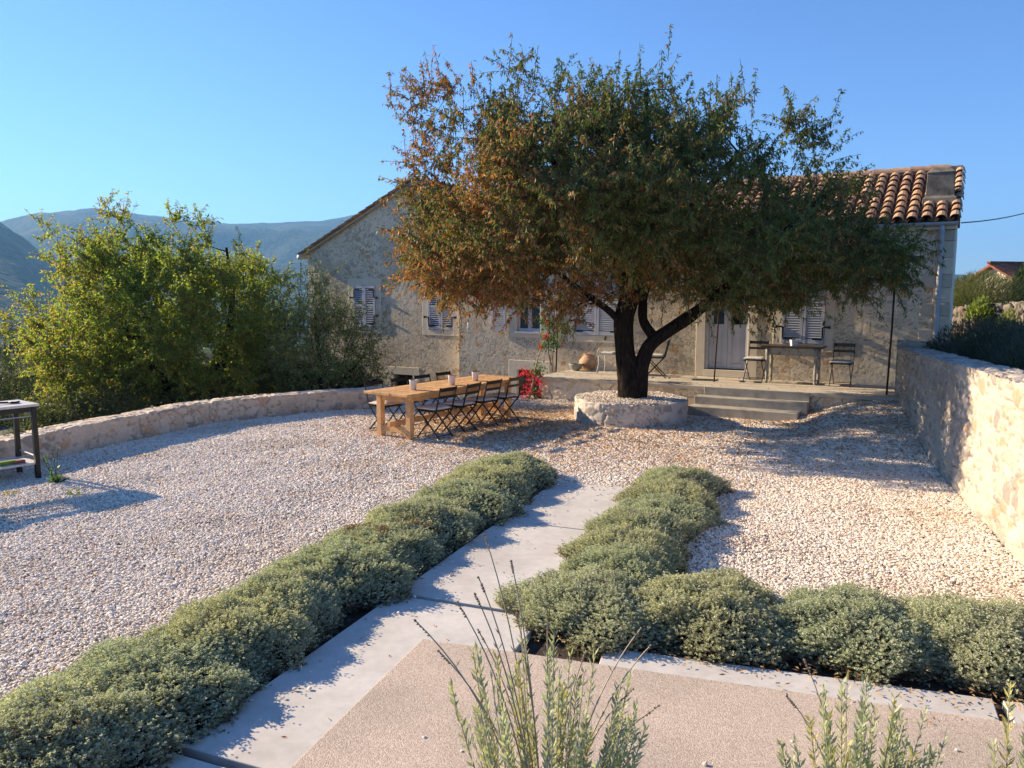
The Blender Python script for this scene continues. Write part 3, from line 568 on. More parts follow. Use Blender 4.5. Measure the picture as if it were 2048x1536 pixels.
def tiles(mb, P0, along, slope, ncol, nrow, sp=.245, ex=.30, r=.088, seed=0, skip=None, cc0=vec(.20, .12, .075)):
    """barrel tiles: P0 lower corner, along = eave direction, slope = unit up-slope direction"""
    up = unit(np.cross(along, slope)); up = up if up[2] > 0 else -up; k = 7; rs = random.Random(seed)
    for i in range(ncol):
        for j in range(nrow):
            if skip and skip(i, j): continue
            base = P0+along*((i+.5)*sp+rs.uniform(-.012, .012))+slope*(j*ex+rs.uniform(-.015, .015)); a2 = along+slope*rs.uniform(-.04, .04)
            L = ex*1.22; c = vec(.56, .345, .20)*rs.uniform(.72, 1.15); c = c+vec(.05, .04, .03)*rs.uniform(-1, 1.4)
            if rs.random() < .12: c = c*.55
            V = []
            for t, rr, lift in ((0, r*1.16, .040), (1, r*.92, .004)):
                for q_ in range(k):
                    an_ = math.pi*q_/(k-1); V.append(base+slope*(t*L)+a2*(-math.cos(an_)*rr)+up*(math.sin(an_)*rr*.92+lift))
            V2 = []
            for t, rr, lift in ((0, r*1.16-.016, .040), (1, r*.92-.016, .004)):
                for q_ in range(k):
                    an_ = math.pi*q_/(k-1); V2.append(base+slope*(t*L)+a2*(-math.cos(an_)*rr)+up*(math.sin(an_)*rr*.92+lift))
            F = [(q_, q_+1, k+q_+1, k+q_) for q_ in range(k-1)]+[(q_+1, q_, 2*k+q_, 2*k+q_+1) for q_ in range(k-1)]
            mb.add(V+V2, F, np.clip(c, .02, .8))
            # channel tile between the covers
            cb = P0+along*(i*sp)+slope*(j*ex); cc = cc0*rs.uniform(.6, 1.2); V = []
            for t, lift in ((0, .03), (1, .0)):
                for q_ in range(5):
                    an_ = math.pi*q_/4; V.append(cb+slope*(t*L-.04)+along*(-math.cos(an_)*.085)+up*(-math.sin(an_)*.05+.035+lift))
            mb.add(V, [(q_, q_+1, 5+q_+1, 5+q_) for q_ in range(4)], cc)
pit_ = R(27); WR = DW/2+.2
sl_up = unit(NI*math.cos(pit_)+UP*math.sin(pit_)); RZ = EZ+.06
rb = MB(); eL = FP(SL-.1, RZ, .18); ncol = int((SR-SL+.25)/.245)
nrow = int(WR/math.cos(pit_)/.30)
chs = fac(1876, 420)[0]; chi = int((chs-SL+.1)/.245)
tiles(rb, eL, ER, sl_up, ncol, nrow, seed=3)
def slab(mb, P, a, b_, t, col):
    n_ = unit(np.cross(a, b_)); n_ = n_ if n_[2] > 0 else -n_; V = [P, P+a, P+a+b_, P+b_]; mb.add([v-n_*t for v in V]+V, [(0, 3, 2, 1), (4, 5, 6, 7), (0, 1, 5, 4), (1, 2, 6, 5), (2, 3, 7, 6), (3, 0, 4, 7)], col)
Ltot = SR-SL+.14
slab(rb, eL+UP*-.02, ER*Ltot, sl_up*(nrow*.30+.04), .05, vec(.12, .08, .06))
rdg = eL+sl_up*(nrow*.30+.02)
back = unit(NI*math.cos(pit_)-UP*math.sin(pit_)); slab(rb, rdg+UP*-.02, ER*Ltot, back*2.2, .05, vec(.30, .17, .10))
rb.bar(rdg+UP*.02+NI*.02, rdg+ER*Ltot+UP*.02+NI*.02, .17, .15, col=vec(.40, .30, .21))
for i in range(int(Ltot/.36)):
    P0 = rdg+ER*(i*.36)+UP*.03; c = vec(.52, .33, .20)*random.uniform(.8, 1.15); V = []
    for t, rr in ((0, .125), (1, .105)):
        for q_ in range(8): an_ = math.pi*q_/7; V.append(P0+ER*(t*.41)+NI*(-math.cos(an_)*rr)+UP*(math.sin(an_)*rr))
    rb.add(V, [(q_, q_+1, 8+q_+1, 8+q_) for q_ in range(7)]+[tuple(range(8))], c)
roof = rb.build("roof", M['terracotta'], house, col=True)
# chimney on the right end
def chimney():
    t_up = 1.05; P = eL+ER*(chs-SL+.1)+sl_up*t_up
    b = MB(); w2, d2 = .24, .22; z0 = -.35; rings = [(.33, .30, -.35), (.29, .27, .02), (.25, .23, .07), (.235, .215, .50), (.25, .23, .52), (.15, .13, .62)]
    V = []
    for wx, dy, z in rings: V += [P+ER*x*wx+NI*y*dy+UP*z for x, y in ((-1, -1), (1, -1), (1, 1), (-1, 1))]
    F = [(i*4+j, i*4+(j+1) % 4, (i+1)*4+(j+1) % 4, (i+1)*4+j) for i in range(len(rings)-1) for j in range(4)]+[(20, 21, 22, 23)]
    b.add(V, F); c = b.build("chimney", m_var('weathered_render', (.10, .09, .07), (.27, .24, .19), 6, .95, .5, 30, .015), roof, bevel=.01)
chimney()
# gutter and downpipe
b = MB(); V = []; gp = [FP(SL-.1, EZ+.0, .165), FP(SR+.06, EZ+.0, .165)]
for p in gp:
    for q_ in range(9): an_ = math.pi*q_/8; V.append(p+NO*(-math.cos(an_)*.065)+UP*(-math.sin(an_)*.065+.04))
    for q_ in range(9): an_ = math.pi*q_/8; V.append(p+NO*(-math.cos(an_)*.058)+UP*(-math.sin(an_)*.058+.04))
F = [(q_, q_+1, 18+q_+1, 18+q_) for q_ in range(8)]+[(9+q_+1, 9+q_, 27+q_, 27+q_+1) for q_ in range(8)]+[(0, 9, 27, 18), (8, 26, 35, 17)]+[tuple(range(9)), tuple(range(18, 27))]
b.add(V, F); b.build("gutter", M['pipe'], house)
sp_ = fac(1876, 600)[0]
b = MB().tube([FP(sp_, EZ-.02, .165), FP(sp_, EZ-.14, .14), FP(sp_, EZ-.28, .075), FP(sp_, .9, .075), FP(sp_, .45, .075)], .045, 10)
for z in (3.2, 2.2, 1.3): b.tube([FP(sp_, z, .075), FP(sp_, z+.03, .075)], .052, 10)
b.build("downpipe", M['pipe'], house, smooth=True)
for px_, py_ in ((1522, 684), (1690, 690), (1648, 646), (1212, 676)):
    s, z = fac(px_, py_); b = MB(); b.bar(FP(s, z, -.02), FP(s, z, .06), .018); b.bar(FP(s-.012, z-.05, .05), FP(s+.02, z+.04, .055), .03); b.build("shutter_catch", M['black'], house)

# gable house, set back
F1 = F0+NI*.5
gl, _z = fac(618, 560, F1); ga, gza = fac(815, 376, F1); gr = 2*ga-gl; gze = fac(612, 508, F1)[1]
gh = thing("gable_house", "stone house with a tall gable end and white shutters at the left", "house", tuple(FP(ga, 0, 0, F1)))
sl_g = (gza-gze)/(ga-gl); gm = lambda s, z: z < gza-sl_g*np.abs(s-ga)
gh_holes = []
a0, zb_ = fac(709, 654, F1); a1, zt_ = fac(751, 571, F1); a1 = fac(752, 655, F1)[0]
gh_holes.append(shut_window(gh, F1, a0, a1, zb_, zt_, "tall shuttered window in the gable", (0, 1, 1, 1), rails=(.5,), bw=.2, tl=40))
b0, zb2 = fac(857, 659, F1); b1, _z = fac(908, 662, F1)
gh_holes.append(shut_window(gh, F1, b0, b1, zb2, zb2+(zt_-zb_), "shuttered window half hidden by the tree", (1, 1, 1, 1), rails=(.5,), bw=.2, tl=40))
k0, kz1 = fac(787, 748, F1); k1, _z = fac(826, 750, F1)
bc = surround(F1, k0, k1, kz1-.7, kz1, .22, .2, .25).build("cellar_window", M['plaster'], gh, bevel=.006)
b = MB(); fbox(b, k0+.002, k1-.002, -.2, -.17, kz1-.7, kz1-.002, F1); b.build("pane", M['dark'], bc)
b = MB()
for q_ in range(6): s = k0+(k1-k0)*(q_+.5)/6; b.tube([FP(s, kz1-.7, -.06, F1), FP(s, kz1-.003, -.06, F1)], .011, 6)
for z in (kz1-.2, kz1-.5): fbox(b, k0, k1, -.068, -.052, z-.012, z+.012, F1)
b.build("bars", M['black'], bc); gh_holes.append((k0-.2, k1+.2, kz1-.85, kz1+.2))
facade_sheet("wall", F1, gl, SL+.6, -2.0, gza, gh_holes, 43, gh, .20, .0035, .025, gm)
facade_sheet("gable_wall", F1, SL+.6, gr, 2.2, gza, [], 43, gh, .20, .0035, .05, gm)
b = MB(); fbox(b, gl+.004, gl+.4, -7, -.03, -2, gze-.02, F1); fbox(b, gr-.4, gr-.004, -7, -.03, -2, gze-.02, F1); fbox(b, gl+.4, gr-.4, -7, -6.6, -2, gze, F1); b.build("side_wall", M['plaster'], gh)
b = MB(); k = 0; z = -1.2
while z < gze-.3:
    hh = random.uniform(.26, .4); wd = .46 if k % 2 else .28; fbox(b, gl-.012, gl+wd, -(.30 if k % 2 else .5), .022, z+.008, z+hh, F1, col=np.clip(vec(.66, .565, .42)*random.uniform(.85, 1.1), 0, 1)); z += hh; k += 1
b.build("quoin", M['rubble_near'], gh, bevel=.012, col=True)
b = MB(); ang = math.atan(sl_g); nr = int(((ga-gl)+.35)/math.cos(ang)/.30)+1
for sg in (1, -1):
    slp = unit(ER*sg*math.cos(ang)+UP*math.sin(ang)); P0 = FP(gl-.22, gze-.22*sl_g+.06, .10, F1) if sg > 0 else FP(gr+.22, gze-.22*sl_g+.06, .10, F1)
    tiles(b, P0+UP*.012, NI, slp, 10 if sg > 0 else 4, nr, seed=11, cc0=vec(.42, .28, .18))
    slab(b, P0, NI*7.2, slp*(nr*.30), .05, vec(.5, .42, .34))
b.build("roof", M['terracotta'], gh, col=True)
b = MB(); b.tube([FP(gl-.26, gze-.1, .16, F1), FP(gl-.26, gze-.1, -6.9, F1)], .07, 10); b.tube([FP(gl-.2, gze-.1, -.3, F1), FP(gl-.06, gze-.4, -.3, F1), FP(gl-.06, -1.5, -.3, F1)], .04, 8); b.build("gutter", M['pipe'], gh, smooth=True)
# distant house on the right
def far_house():
    P = atY(1985, 528, 44); t = thing("distant_house", "distant house with a weathered red tiled gable roof beyond the bush", "house", (P[0], P[1], 1.2))
    dx = unit(vec(.93, .36, 0)); dy = unit(vec(-.36, .93, 0)); z = P[2]; b = MB(); hw = 3.4; rise = 1.75
    c = vec(P[0], P[1], 0); e1 = c-dx*0
    lft = c-unit(vec(.75, -.66, 0))*0
    # ridge runs along rd; the gable faces left-front
    rd = unit(vec(.97, .25, 0)); nd = unit(vec(.25, -.97, 0))
    A = c+UP*z; Bk = A+rd*9
    f0 = A+nd*hw-UP*rise-rd*.2; g0 = A-nd*hw-UP*rise
    M_r = m_vcol('old_roof_tile', amt=.4, nscale=4, bump=.4, bscale=12, bdist=.02)
    rows = 9; 
    for j in range(rows):
        for i in range(26):
            p = A-rd*.25+nd*(hw*(1-(j)/rows))-UP*(rise*(1-j/rows))+rd*(i*.36)
            s_ = unit(-nd*hw+UP*rise); b.box(p+s_*.2+np.cross(rd, s_)*0+UP*.05, (.33, .46, .05), [rd, s_+UP*.06, np.cross(rd, s_)], np.clip(vec(.30, .11, .06)*random.uniform(.6, 1.25), 0, 1))
    slab(b, A+nd*hw-UP*rise-rd*.2, rd*9.5, -nd*hw+UP*rise, .12, vec(.25, .10, .06)); slab(b, A-rd*.2, rd*9.5, -nd*hw-UP*rise, .12, vec(.25, .10, .06))
    for i in range(28): b.box(A+rd*(i*.33-.1)+UP*.08, (.36, .22, .14), [rd, nd, UP], vec(.28, .11, .07)*random.uniform(.6, 1.2))
    b.build("roof", M_r, t, col=True)
    b = MB(); b.box(c+rd*4.5+UP*(z-rise-1.5), (8.6, 6.2, 3.0), [rd, nd, UP])
    b.add([c+rd*.2+nd*3.1+UP*(z-rise), c+rd*.2-nd*3.1+UP*(z-rise), c+rd*.2+UP*(z-.2)], [(0, 1, 2)]); b.build("wall", M['plaster'], t)
far_house()

# ------------------------------------------------------------------ furniture
TQ = (at(768, 876)+at(843, 880))/2                      # middle of the near leg pair
tfl, tfr, trr, trl = at(713, 784, .76), at(828, 788, .76), at(1046, 754, .76), at(962, 750, .76)
tdir = unit((trr+trl-tfl-tfr)*vec(1, 1, 0)); tside = vec(tdir[1], -tdir[0], 0); tc0 = (tfl+tfr)/2*vec(1, 1, 0); TLEN = np.linalg.norm((trr+trl-tfl-tfr)/2*vec(1, 1, 0)); TW = .96
AX = [tdir, tside, UP]
def tp(a, b, z=0): return tc0+tdir*a+tside*b+UP*z
dt = thing("dining_table", "long pine dining table on sturdy square legs on the gravel", "table", tuple(tp(TLEN/2, 0)))
b = MB(); npl = 5
for i in range(npl):
    w_ = TW/npl; k = random.uniform(.88, 1.08); b.box(tp(TLEN/2+random.uniform(-.006, .006), -TW/2+(i+.5)*w_, .74), (TLEN, w_-.003, .042), AX, vec(k, k*random.uniform(.96, 1), k*.95))
b.build("tabletop", M['pine'], dt, bevel=.004, col=True)
la, lb2 = .22, TLEN-.25
for a in (la, lb2):
    for s in (-.32, .32):
        b = MB(); b.box(tp(a, s, .357), (.095, .095, .714), AX); b.build("leg", M['pine'], dt, bevel=.005, col=True)
    b = MB(); b.box(tp(a, 0, .15), (.045, .545, .10), AX); b.build("end_stretcher", M['pine'], dt, bevel=.004, col=True)
    b = MB(); b.box(tp(a, 0, .655), (.05, .545, .11), AX); b.build("apron", M['pine'], dt, bevel=.004, col=True)
    b = MB()
    for s in (-.26, .26): MB().box(tp(a-.026, s, .15), (.006, .05, .06), AX).build("bracket", M['steel'], dt)
b = MB(); b.box(tp((la+lb2)/2, 0, .245), (lb2-la+.3, .06, .085), AX); b.build("long_stretcher", M['pine'], dt, bevel=.004, col=True)
for s in (-.30, .30):
    b = MB(); b.box(tp((la+lb2)/2, s, .665), (lb2-la-.10, .04, .10), AX); b.build("side_apron", M['pine'], dt, bevel=.004, col=True)
b = MB(); b.box(tp(la+.32, -.05, .63), (.10, .7, .08), AX); b.build("cross_beam", M['pine'], dt, bevel=.004, col=True)

def chair_proto(name="bistro_chair", mat='black', wood='black'):
    t = thing(name, "x", "chair"); m = M[mat]
    for s in (-.19, .19):
        b = MB(); b.bar((s, -.30, .84), (s, -.20, .45), .022, .012, (1, 0, 0)); b.bar((s, -.20, .45), (s, .22, 0), .022, .012, (1, 0, 0)); b.build("front_leg", m, t)
        b = MB(); b.bar((s*.86, .19, .44), (s*.86, -.25, 0), .022, .012, (1, 0, 0)); b.build("rear_leg", m, t)
    b = MB()
    for k in range(7): b.box((0, -.17+k*.062, .452), (.40, .045, .014))
    b.box((-.18, .01, .44), (.016, .40, .012)); b.box((.18, .01, .44), (.016, .40, .012)); b.build("seat", M[wood], t)
    b = MB()
    ax_ = [vec(1, 0, 0), unit(vec(0, .97, .24)), unit(vec(0, -.24, .97))]
    b.box((0, -.294, .80), (.40, .016, .06), ax_); b.box((0, -.262, .68), (.40, .016, .045), ax_); b.build("backrest", M[wood], t)
    MB().bar((-.19, .17, .055), (.19, .17, .055), .012).build("stretcher", m, t); MB().bar((-.165, -.20, .05), (.165, -.20, .05), .012).build("stretcher", m, t)
    return t
def cushion_proto(name, mat):
    n = 14; V = []; g = np.linspace(-1, 1, n); X, Y = np.meshgrid(g, g)
    rr = np.maximum(abs(X)**6+abs(Y)**6, 0); th = .5*np.clip(1-rr*.92, .03, 1)**.5
    dim = sum(np.exp(-((X-a)**2+(Y-c)**2)/.02) for a in (-.4, .4) for c in (-.4, .4))*.25
    top = np.stack([X*.20, Y*.20, .028+.03*th*2-.02*dim*0-.012*dim], -1); bot = np.stack([X*.20, Y*.20, .028-.028*np.clip(th*2, .05, 1)], -1)
    I = np.arange(n*n).reshape(n, n); F = np.stack([I[:-1, :-1], I[:-1, 1:], I[1:, 1:], I[1:, :-1]], -1).reshape(-1, 4); J = I+n*n
    F2 = np.stack([J[:-1, :-1], J[1:, :-1], J[1:, 1:], J[:-1, 1:]], -1).reshape(-1, 4)
    ring = np.r_[I[0, :], I[1:, -1], I[-1, -2::-1], I[-2:0:-1, 0]]; F3 = np.stack([ring, ring+n*n, np.roll(ring, -1)+n*n, np.roll(ring, -1)], -1)
    return np_mesh(name, np.concatenate([top.reshape(-1, 3), bot.reshape(-1, 3)]), np.concatenate([F, F2, F3]), mat, smooth=True)
ch0 = chair_proto(); cu0 = cushion_proto("seat_cushion", M['cushion']); used = [False, False]
def place(o, i, pos, rz, label, cat, group):
    c = o if not used[i] else copy_tree(o); used[i] = True
    c.location = pos; c.rotation_euler = (0, 0, rz); c["label"] = label; c["category"] = cat; c["group"] = group; return c
rzt = math.atan2(-tside[0]*-1, 0) if 0 else 0
ordn = ["nearest the camera", "second from the near end", "second from the far end", "nearest the terrace"]
rR = math.atan2(tside[0], -tside[1])                     # rotation so that +Y local = -tside
for sd, nm in ((1, "gravel side"), (-1, "low wall side")):
    for i in range(4):
        a = (.62 if sd > 0 else .55)+i*.63; off = (.50 if sd > 0 else .56)+random.uniform(-.03, .03)
        p = tp(a, sd*off); f = -tside*sd; rz = math.atan2(-f[0], f[1])+random.uniform(-.09, .09)
        place(ch0, 0, (p[0], p[1], .012), rz, f"black folding chair on the {nm} of the table, {ordn[i]}", "chair", "folding chairs around the pine table")
        place(cu0, 1, (p[0]+f[0]*.01, p[1]+f[1]*.01, .472), rz, f"beige seat cushion on the {nm} chair {ordn[i]}", "cushion", "beige cushions on the folding chairs")
# pots on the table
def lathe_obj(name, prof, mat, parent=None, c=(0, 0, 0), k=28): return MB().lathe(c, prof, k).build(name, mat, parent, smooth=True)
def small_pot(pos, h, r, label, plantcol, spread, n, group, square=False, cat="pot"):
    t = thing("potted_plant", label, cat, tuple(pos), group); p = vec(*pos)
    if square:
        b = MB(); V = []
        for w_, z in ((r*.8, 0), (r, h), (r-.012, h), (r-.016, h-.03)): V += [p+vec(x*w_, y*w_, z) for x, y in ((-1, -1), (1, -1), (1, 1), (-1, 1))]
        b.add(V, [(i*4+j, i*4+(j+1) % 4, (i+1)*4+(j+1) % 4, (i+1)*4+j) for i in range(3) for j in range(4)]+[(0, 3, 2, 1), (12, 13, 14, 15)]); b.build("pot", M['whitepot'], t, bevel=.003)
    else: lathe_obj("pot", [(r*.72, 0), (r*.98, h*.97), (r, h), (r-.010, h), (r-.014, h-.03)], M['whitepot'], t, p)
    b = MB(); b.lathe(p+UP*(h-.032), [(.001, 0), (r-.012, .004), (.001, .006)], 16); b.build("soil", M['soil'], t)
    P = []; D = []
    for q_ in range(n): an_ = random.uniform(0, 6.28); rr = random.uniform(0, r*.8); P.append(p+vec(rr*math.cos(an_), rr*math.sin(an_), h-.02)); D.append(unit(vec(math.cos(an_)*spread, math.sin(an_)*spread, random.uniform(.5, 1.2))))
    leaf_obj("plant", np.array(P), np.array(D), .05, .018, plantcol, M['leaf'], t)
def leaf_geo(P, D, L, Wd, col, up=None, fold=.15, mid=.45, droop=.0):
    n = len(P); P = np.asarray(P, float); D = unit(D); L = np.broadcast_to(L, (n,))[:, None]; Wd = np.broadcast_to(Wd, (n,))[:, None]
    rnd = unit(RNG.normal(size=(n, 3))) if up is None else unit(np.broadcast_to(up, (n, 3))+RNG.normal(size=(n, 3))*.35)
    S = unit(np.cross(D, rnd)); N = np.cross(S, D)
    V = np.stack([P, P+D*L*mid+S*Wd/2+N*fold*Wd, P+D*L-N*droop*L, P+D*L*mid-S*Wd/2+N*fold*Wd], 1).reshape(-1, 3)
    F = np.arange(4*n).reshape(-1, 4); col = np.broadcast_to(col, (n, 3)); return V, F, np.repeat(col, 4, 0)
def leaf_obj(name, P, D, L, Wd, col, mat, parent=None, **kw):
    V, F, c = leaf_geo(P, D, L, Wd, col, **kw); return np_mesh(name, V, F, mat, parent, c)
for a, bb, lab, pc in ((.55, .10, "white pot on the near end of the pine table", vec(.10, .08, .04)), (1.45, .17, "white pot with a dry pinkish plant in the middle of the pine table", vec(.30, .15, .11)), (2.2, .10, "white pot with a short plant at the far end of the pine table", vec(.09, .07, .05))):
    small_pot(tp(a, bb, .761), .165, .066, lab, pc, .6, (18 if a < 1 else 40), "white pots along the pine table")
# terrace furniture
def terr(px, py): return at(px, py, TH)
fr_ = math.atan2(-NO[0], NO[1])                           # +Y local = NO (facing the garden)
def rot_to(v): return math.atan2(-v[0], v[1])
cu1 = cushion_proto("seat_cushion", M['cushion_pale']); used.append(False)
for (px, py, rz, lab, up_) in ((1521, 757, fr_, "dark bistro chair left of the worn side table", 1), (1690, 766, fr_, "dark bistro chair right of the worn side table", 1), (1335, 748, rot_to(unit(-ER+NO*.25)), "dark folding chair turned sideways left of the double door", 0)):
    p = FP(fac(px, py-40)[0], TH, .46 if up_ else .8)
    c = place(ch0, 0, tuple(p), rz, lab, "chair", "bistro chairs on the terrace")
    d_ = vec(-math.sin(rz), math.cos(rz), 0)
    place(cu1, 2, (p[0], p[1], TH+.46), rz, lab.replace("dark bistro chair", "pale cushion on the chair").replace("dark folding chair turned", "pale cushion on the chair turned"), "cushion", "pale cushions on the terrace chairs")
# worn side table
p0, p1 = FP(fac(1546, 740)[0], TH, .62), FP(fac(1640, 740)[0], TH, .62); sdir = ER; mid = (p0+p1)/2+NI*.22; wtab = np.linalg.norm(p1-p0)
stt = thing("side_table", "worn wooden side table with turned legs under the terrace window", "table", tuple(mid))
A4 = [ER, NI, UP]
b = MB(); b.box(mid+UP*.755, (wtab+.26, .58, .035), A4); b.build("tabletop", M['darkwood'], stt, bevel=.006)
b = MB()
for s in (-1, 1): b.box(mid+NI*s*.2+UP*.655, (wtab-.06, .025, .15), A4); b.box(mid+ER*s*(wtab/2-.02)+UP*.655, (.025, .37, .15), A4)
b.build("apron", M['oldwood'], stt, bevel=.003)
prof = [(.018, 0), (.026, .02), (.03, .05), (.02, .07), (.034, .10), (.026, .14), (.03, .3), (.036, .44), (.026, .47), (.04, .50), (.026, .53), (.036, .56), (.036, .737)]
for s in (-1, 1):
    for r_ in (-1, 1): lathe_obj("leg", prof, M['oldwood'], stt, mid+ER*s*(wtab/2)+NI*r_*.21, 14)
s_, z_ = fac(1594, 690); small_pot(mid+NO*.1+ER*.02+UP*.773, .12, .065, "small white square pot with a tiny dark plant on the side table", vec(.06, .05, .035), .5, 30, None, True)
# pale bench behind the trunk
bp = FP(fac(1250, 740)[0], TH, .40)
bn = thing("metal_bench", "pale metal garden bench mostly hidden behind the tree trunk", "bench", tuple(bp))
b = MB(); 
for k in range(6): b.box(bp+NI*(-.2+k*.08)+UP*.43, (.88, .05, .02), A4)
b.build("seat", M['cushion_pale'], bn)
for s in (-1, 1):
    for r_ in (-1, 1): 
        b = MB(); b.tube([bp+ER*s*.42+NI*r_*.19+UP*.42, bp+ER*s*.41+NI*r_*.19+UP*.2, bp+ER*s*.45+NI*r_*.23], .014, 8); b.build("leg", M['cushion_pale'], bn, smooth=True)
    an_ = np.linspace(0, math.pi, 12); b = MB(); b.tube([bp+ER*s*.44+NI*(.22*math.cos(t))+UP*(.42+.16*math.sin(t)) for t in an_], .012, 6); b.build("armrest", M['cushion_pale'], bn, smooth=True)
b2 = cu1.copy(); COL.objects.link(b2); b2.location = tuple(bp-ER*.25+UP*.44); b2.rotation_euler = (0, 0, fr_); b2["label"] = "pale cushion on the bench behind the trunk"; b2["category"] = "cushion"; b2["group"] = "pale cushions on the terrace chairs"
# pots
pp = terr(1180, 739); t = thing("terracotta_urn", "round ribbed terracotta pot on the terrace by the tree", "pot", tuple(pp))
pr = []
for k in range(25):
    u = k/24; r_ = .13+.135*math.sin(min(1, u*1.08+.08)*math.pi*.86)**.9-(.03 if u > .92 else 0); pr.append((r_+(.005 if k % 2 else 0), u*.36))
pr += [(.17, .372), (.185, .385), (.165, .392), (.15, .37), (.14, .30), (.001, .29)]
lathe_obj("pot", pr, M['pot'], t, pp, 32)
P = np.array([pp+vec(random.uniform(-.1, .1), random.uniform(-.1, .1), .33) for _ in range(16)]); leaf_obj("plant", P, RNG.normal(size=(16, 3))*.6+vec(0, 0, 1), .12, .02, vec(.25, .14, .09), M['litter'], t)
pp = terr(1152, 741); t = tag(MB().lathe(pp, [(.07, 0), (.13, .06), (.165, .13), (.175, .17), (.155, .17), (.14, .13), (.06, .05), (.001, .045)], 28).build("stone_bowl", M['bowl'], smooth=True), "small grey stone bowl beside the terracotta pot", "bowl")
# thin pergola poles and the bulb
def pole(pts, r, lab): tag(MB().tube(pts, r, 8).build("pergola_pole", M['rust'], smooth=True), lab, "pole", "thin rusty poles on the terrace edge")
p = terr(1428, 764); pole([p, p+vec(.05, .0, 1.2), p+vec(.09, .02, 2.55)], .016, "thin rusty pole standing in front of the double door")
p = terr(1773, 790); pole([p, p+vec(.03, 0, 1.2), p+vec(.05, .02, 2.7)], .018, "thin rusty pole beside the tall wall at the right terrace end")
p = terr(1112, 744); pole([p, p+vec(.03, 0, 1.0), p+vec(.14, .03, 2.5)], .017, "thin dark pole carrying the bougainvillea")
q_ = terr(1105, 744); pole([q_, q_+vec(.03, 0, 1.1), q_+vec(.06, 0, 2.2)], .008, "slender cane just left of the bougainvillea pole")
lp = atY(937, 660, 16.2); t = thing("pendant_bulb", "bare light bulb hanging on a cable from the tree at its left edge", "lamp", tuple(lp))
b = MB(); b.tube([lp+vec(0, 0, .12), lp+vec(.02, 0, .35), lp+vec(-.02, 0, .6), lp+vec(.05, 0, 1.1)], .006, 6); b.build("cable", M['black'], t)
b = MB(); b.lathe(lp+UP*.06, [(.018, 0), (.022, .07), (.012, .1)], 12); b.build("socket", M['whitepot'], t)
def _():
    t_ = NT('bulb_glass'); t_.base((.75, .7, .6)); t_.b.inputs["Transmission Weight"].default_value = .6; return t_.set(.1, 0, .5)
b = MB(); b.lathe(lp, [(.004, -.05), (.03, -.035), (.036, 0), (.026, .04), (.018, .06)], 14); b.build("bulb", _(), t, smooth=True)
# barbecue table on the left
d1 = unit(vec(-.6, -.8, 0)); d2 = unit(vec(-.8, .6, 0)); A = vec(-5.94, 9.53, 0); AB = [d1, d2, UP]
bt = thing("grill_table", "black framed metal table with grill tools by the low wall at the left", "table", tuple(A))
def bp_(a, c, z=0): return A+d1*a+d2*c+UP*z
LT, DTp = 2.6, .62
for a in (.03, LT-.03):
    for c in (.03, DTp-.03): b = MB(); b.box(bp_(a, c, .455), (.055, .055, .91), AB); b.build("leg", M['black'], bt, bevel=.003)
m_top = m_var('zinc_top', (.50, .47, .42), (.60, .57, .52), 8, .5, .1, 60, .001)
b = MB(); b.box(bp_(.36, DTp/2, .935), (.78, DTp+.02, .03), AB); b.build("tabletop", m_top, bt, bevel=.003)
b = MB(); b.box(bp_(2.0, DTp/2, .935), (1.2, DTp+.02, .03), AB); b.build("tabletop", m_top, bt, bevel=.003)
b = MB()
for k in range(5): b.box(bp_(1.075, .06+k*.125, .93), (.67, .022, .014), AB)
b.build("grate", M['steel'], bt)
b = MB(); b.box(bp_(LT/2, .03, .885), (LT-.1, .04, .055), AB); b.box(bp_(LT/2, DTp-.03, .885), (LT-.1, .04, .055), AB); b.box(bp_(.03, DTp/2, .885), (.04, DTp-.1, .055), AB); b.build("frame", M['black'], bt)
b = MB(); b.box(bp_(LT/2, DTp/2, .20), (LT-.02, DTp-.02, .025), AB); b.build("shelf", m_top, bt, bevel=.003)
b = MB(); b.tube([bp_(0, .03, .80), bp_(LT, .03, .80)], .008, 6); b.tube([bp_(0.02, .03, .80), bp_(.02, DTp-.03, .83)], .008, 6); b.tube([bp_(.02, .04, .28), bp_(.02, DTp-.03, .30)], .010, 6); b.build("rail", M['steel'], bt)
b = MB(); b.tube([bp_(.18, .25, .965), bp_(.5, .30, .985), bp_(1.2, .36, 1.02)], .012, 8); b.tube([bp_(.10, .26, .965), bp_(.16, .20, .965), bp_(.22, .25, .968)], .014, 8); tag(b.build("grill_tongs", M['black'], smooth=True), "black grill tongs lying on top of the metal table", "tongs")
b = MB(); b.bar(bp_(.25, .30, .225), bp_(.7, .34, .225), .05, .02); b.tube([bp_(.7, .34, .23), bp_(.95, .35, .23)], .012, 8); tag(b.build("grill_spatula", M['black']), "dark grill spatula lying on the lower shelf of the metal table", "spatula")
b = MB(); b.box(bp_(.34, .16, .235), (.22, .10, .045), AB); tag(b.build("scouring_pad", m_var('green_pad', (.12, .17, .02), (.2, .26, .04), 10, .9), bevel=.01), "yellow green scouring pad on the lower shelf of the metal table", "pad")
b = MB(); b.box(bp_(.20, .13, .232), (.13, .08, .04), AB); tag(b.build("wooden_brush", m_var('brush_wood', (.22, .06, .03), (.3, .1, .05), 10, .8), bevel=.01), "reddish brush lying by the table leg on the lower shelf", "brush")
# ------------------------------------------------------------------ wires
p = FP(SR+.1, EZ+.02, .05); q2 = atY(2110, 405, 22)
tag(MB().tube([p+(q2-p)*t-UP*.10*4*t*(1-t) for t in np.linspace(0, 1, 14)], .012, 5).build("power_cable", M['black']), "thin dark power cable running right from the roof corner", "cable")

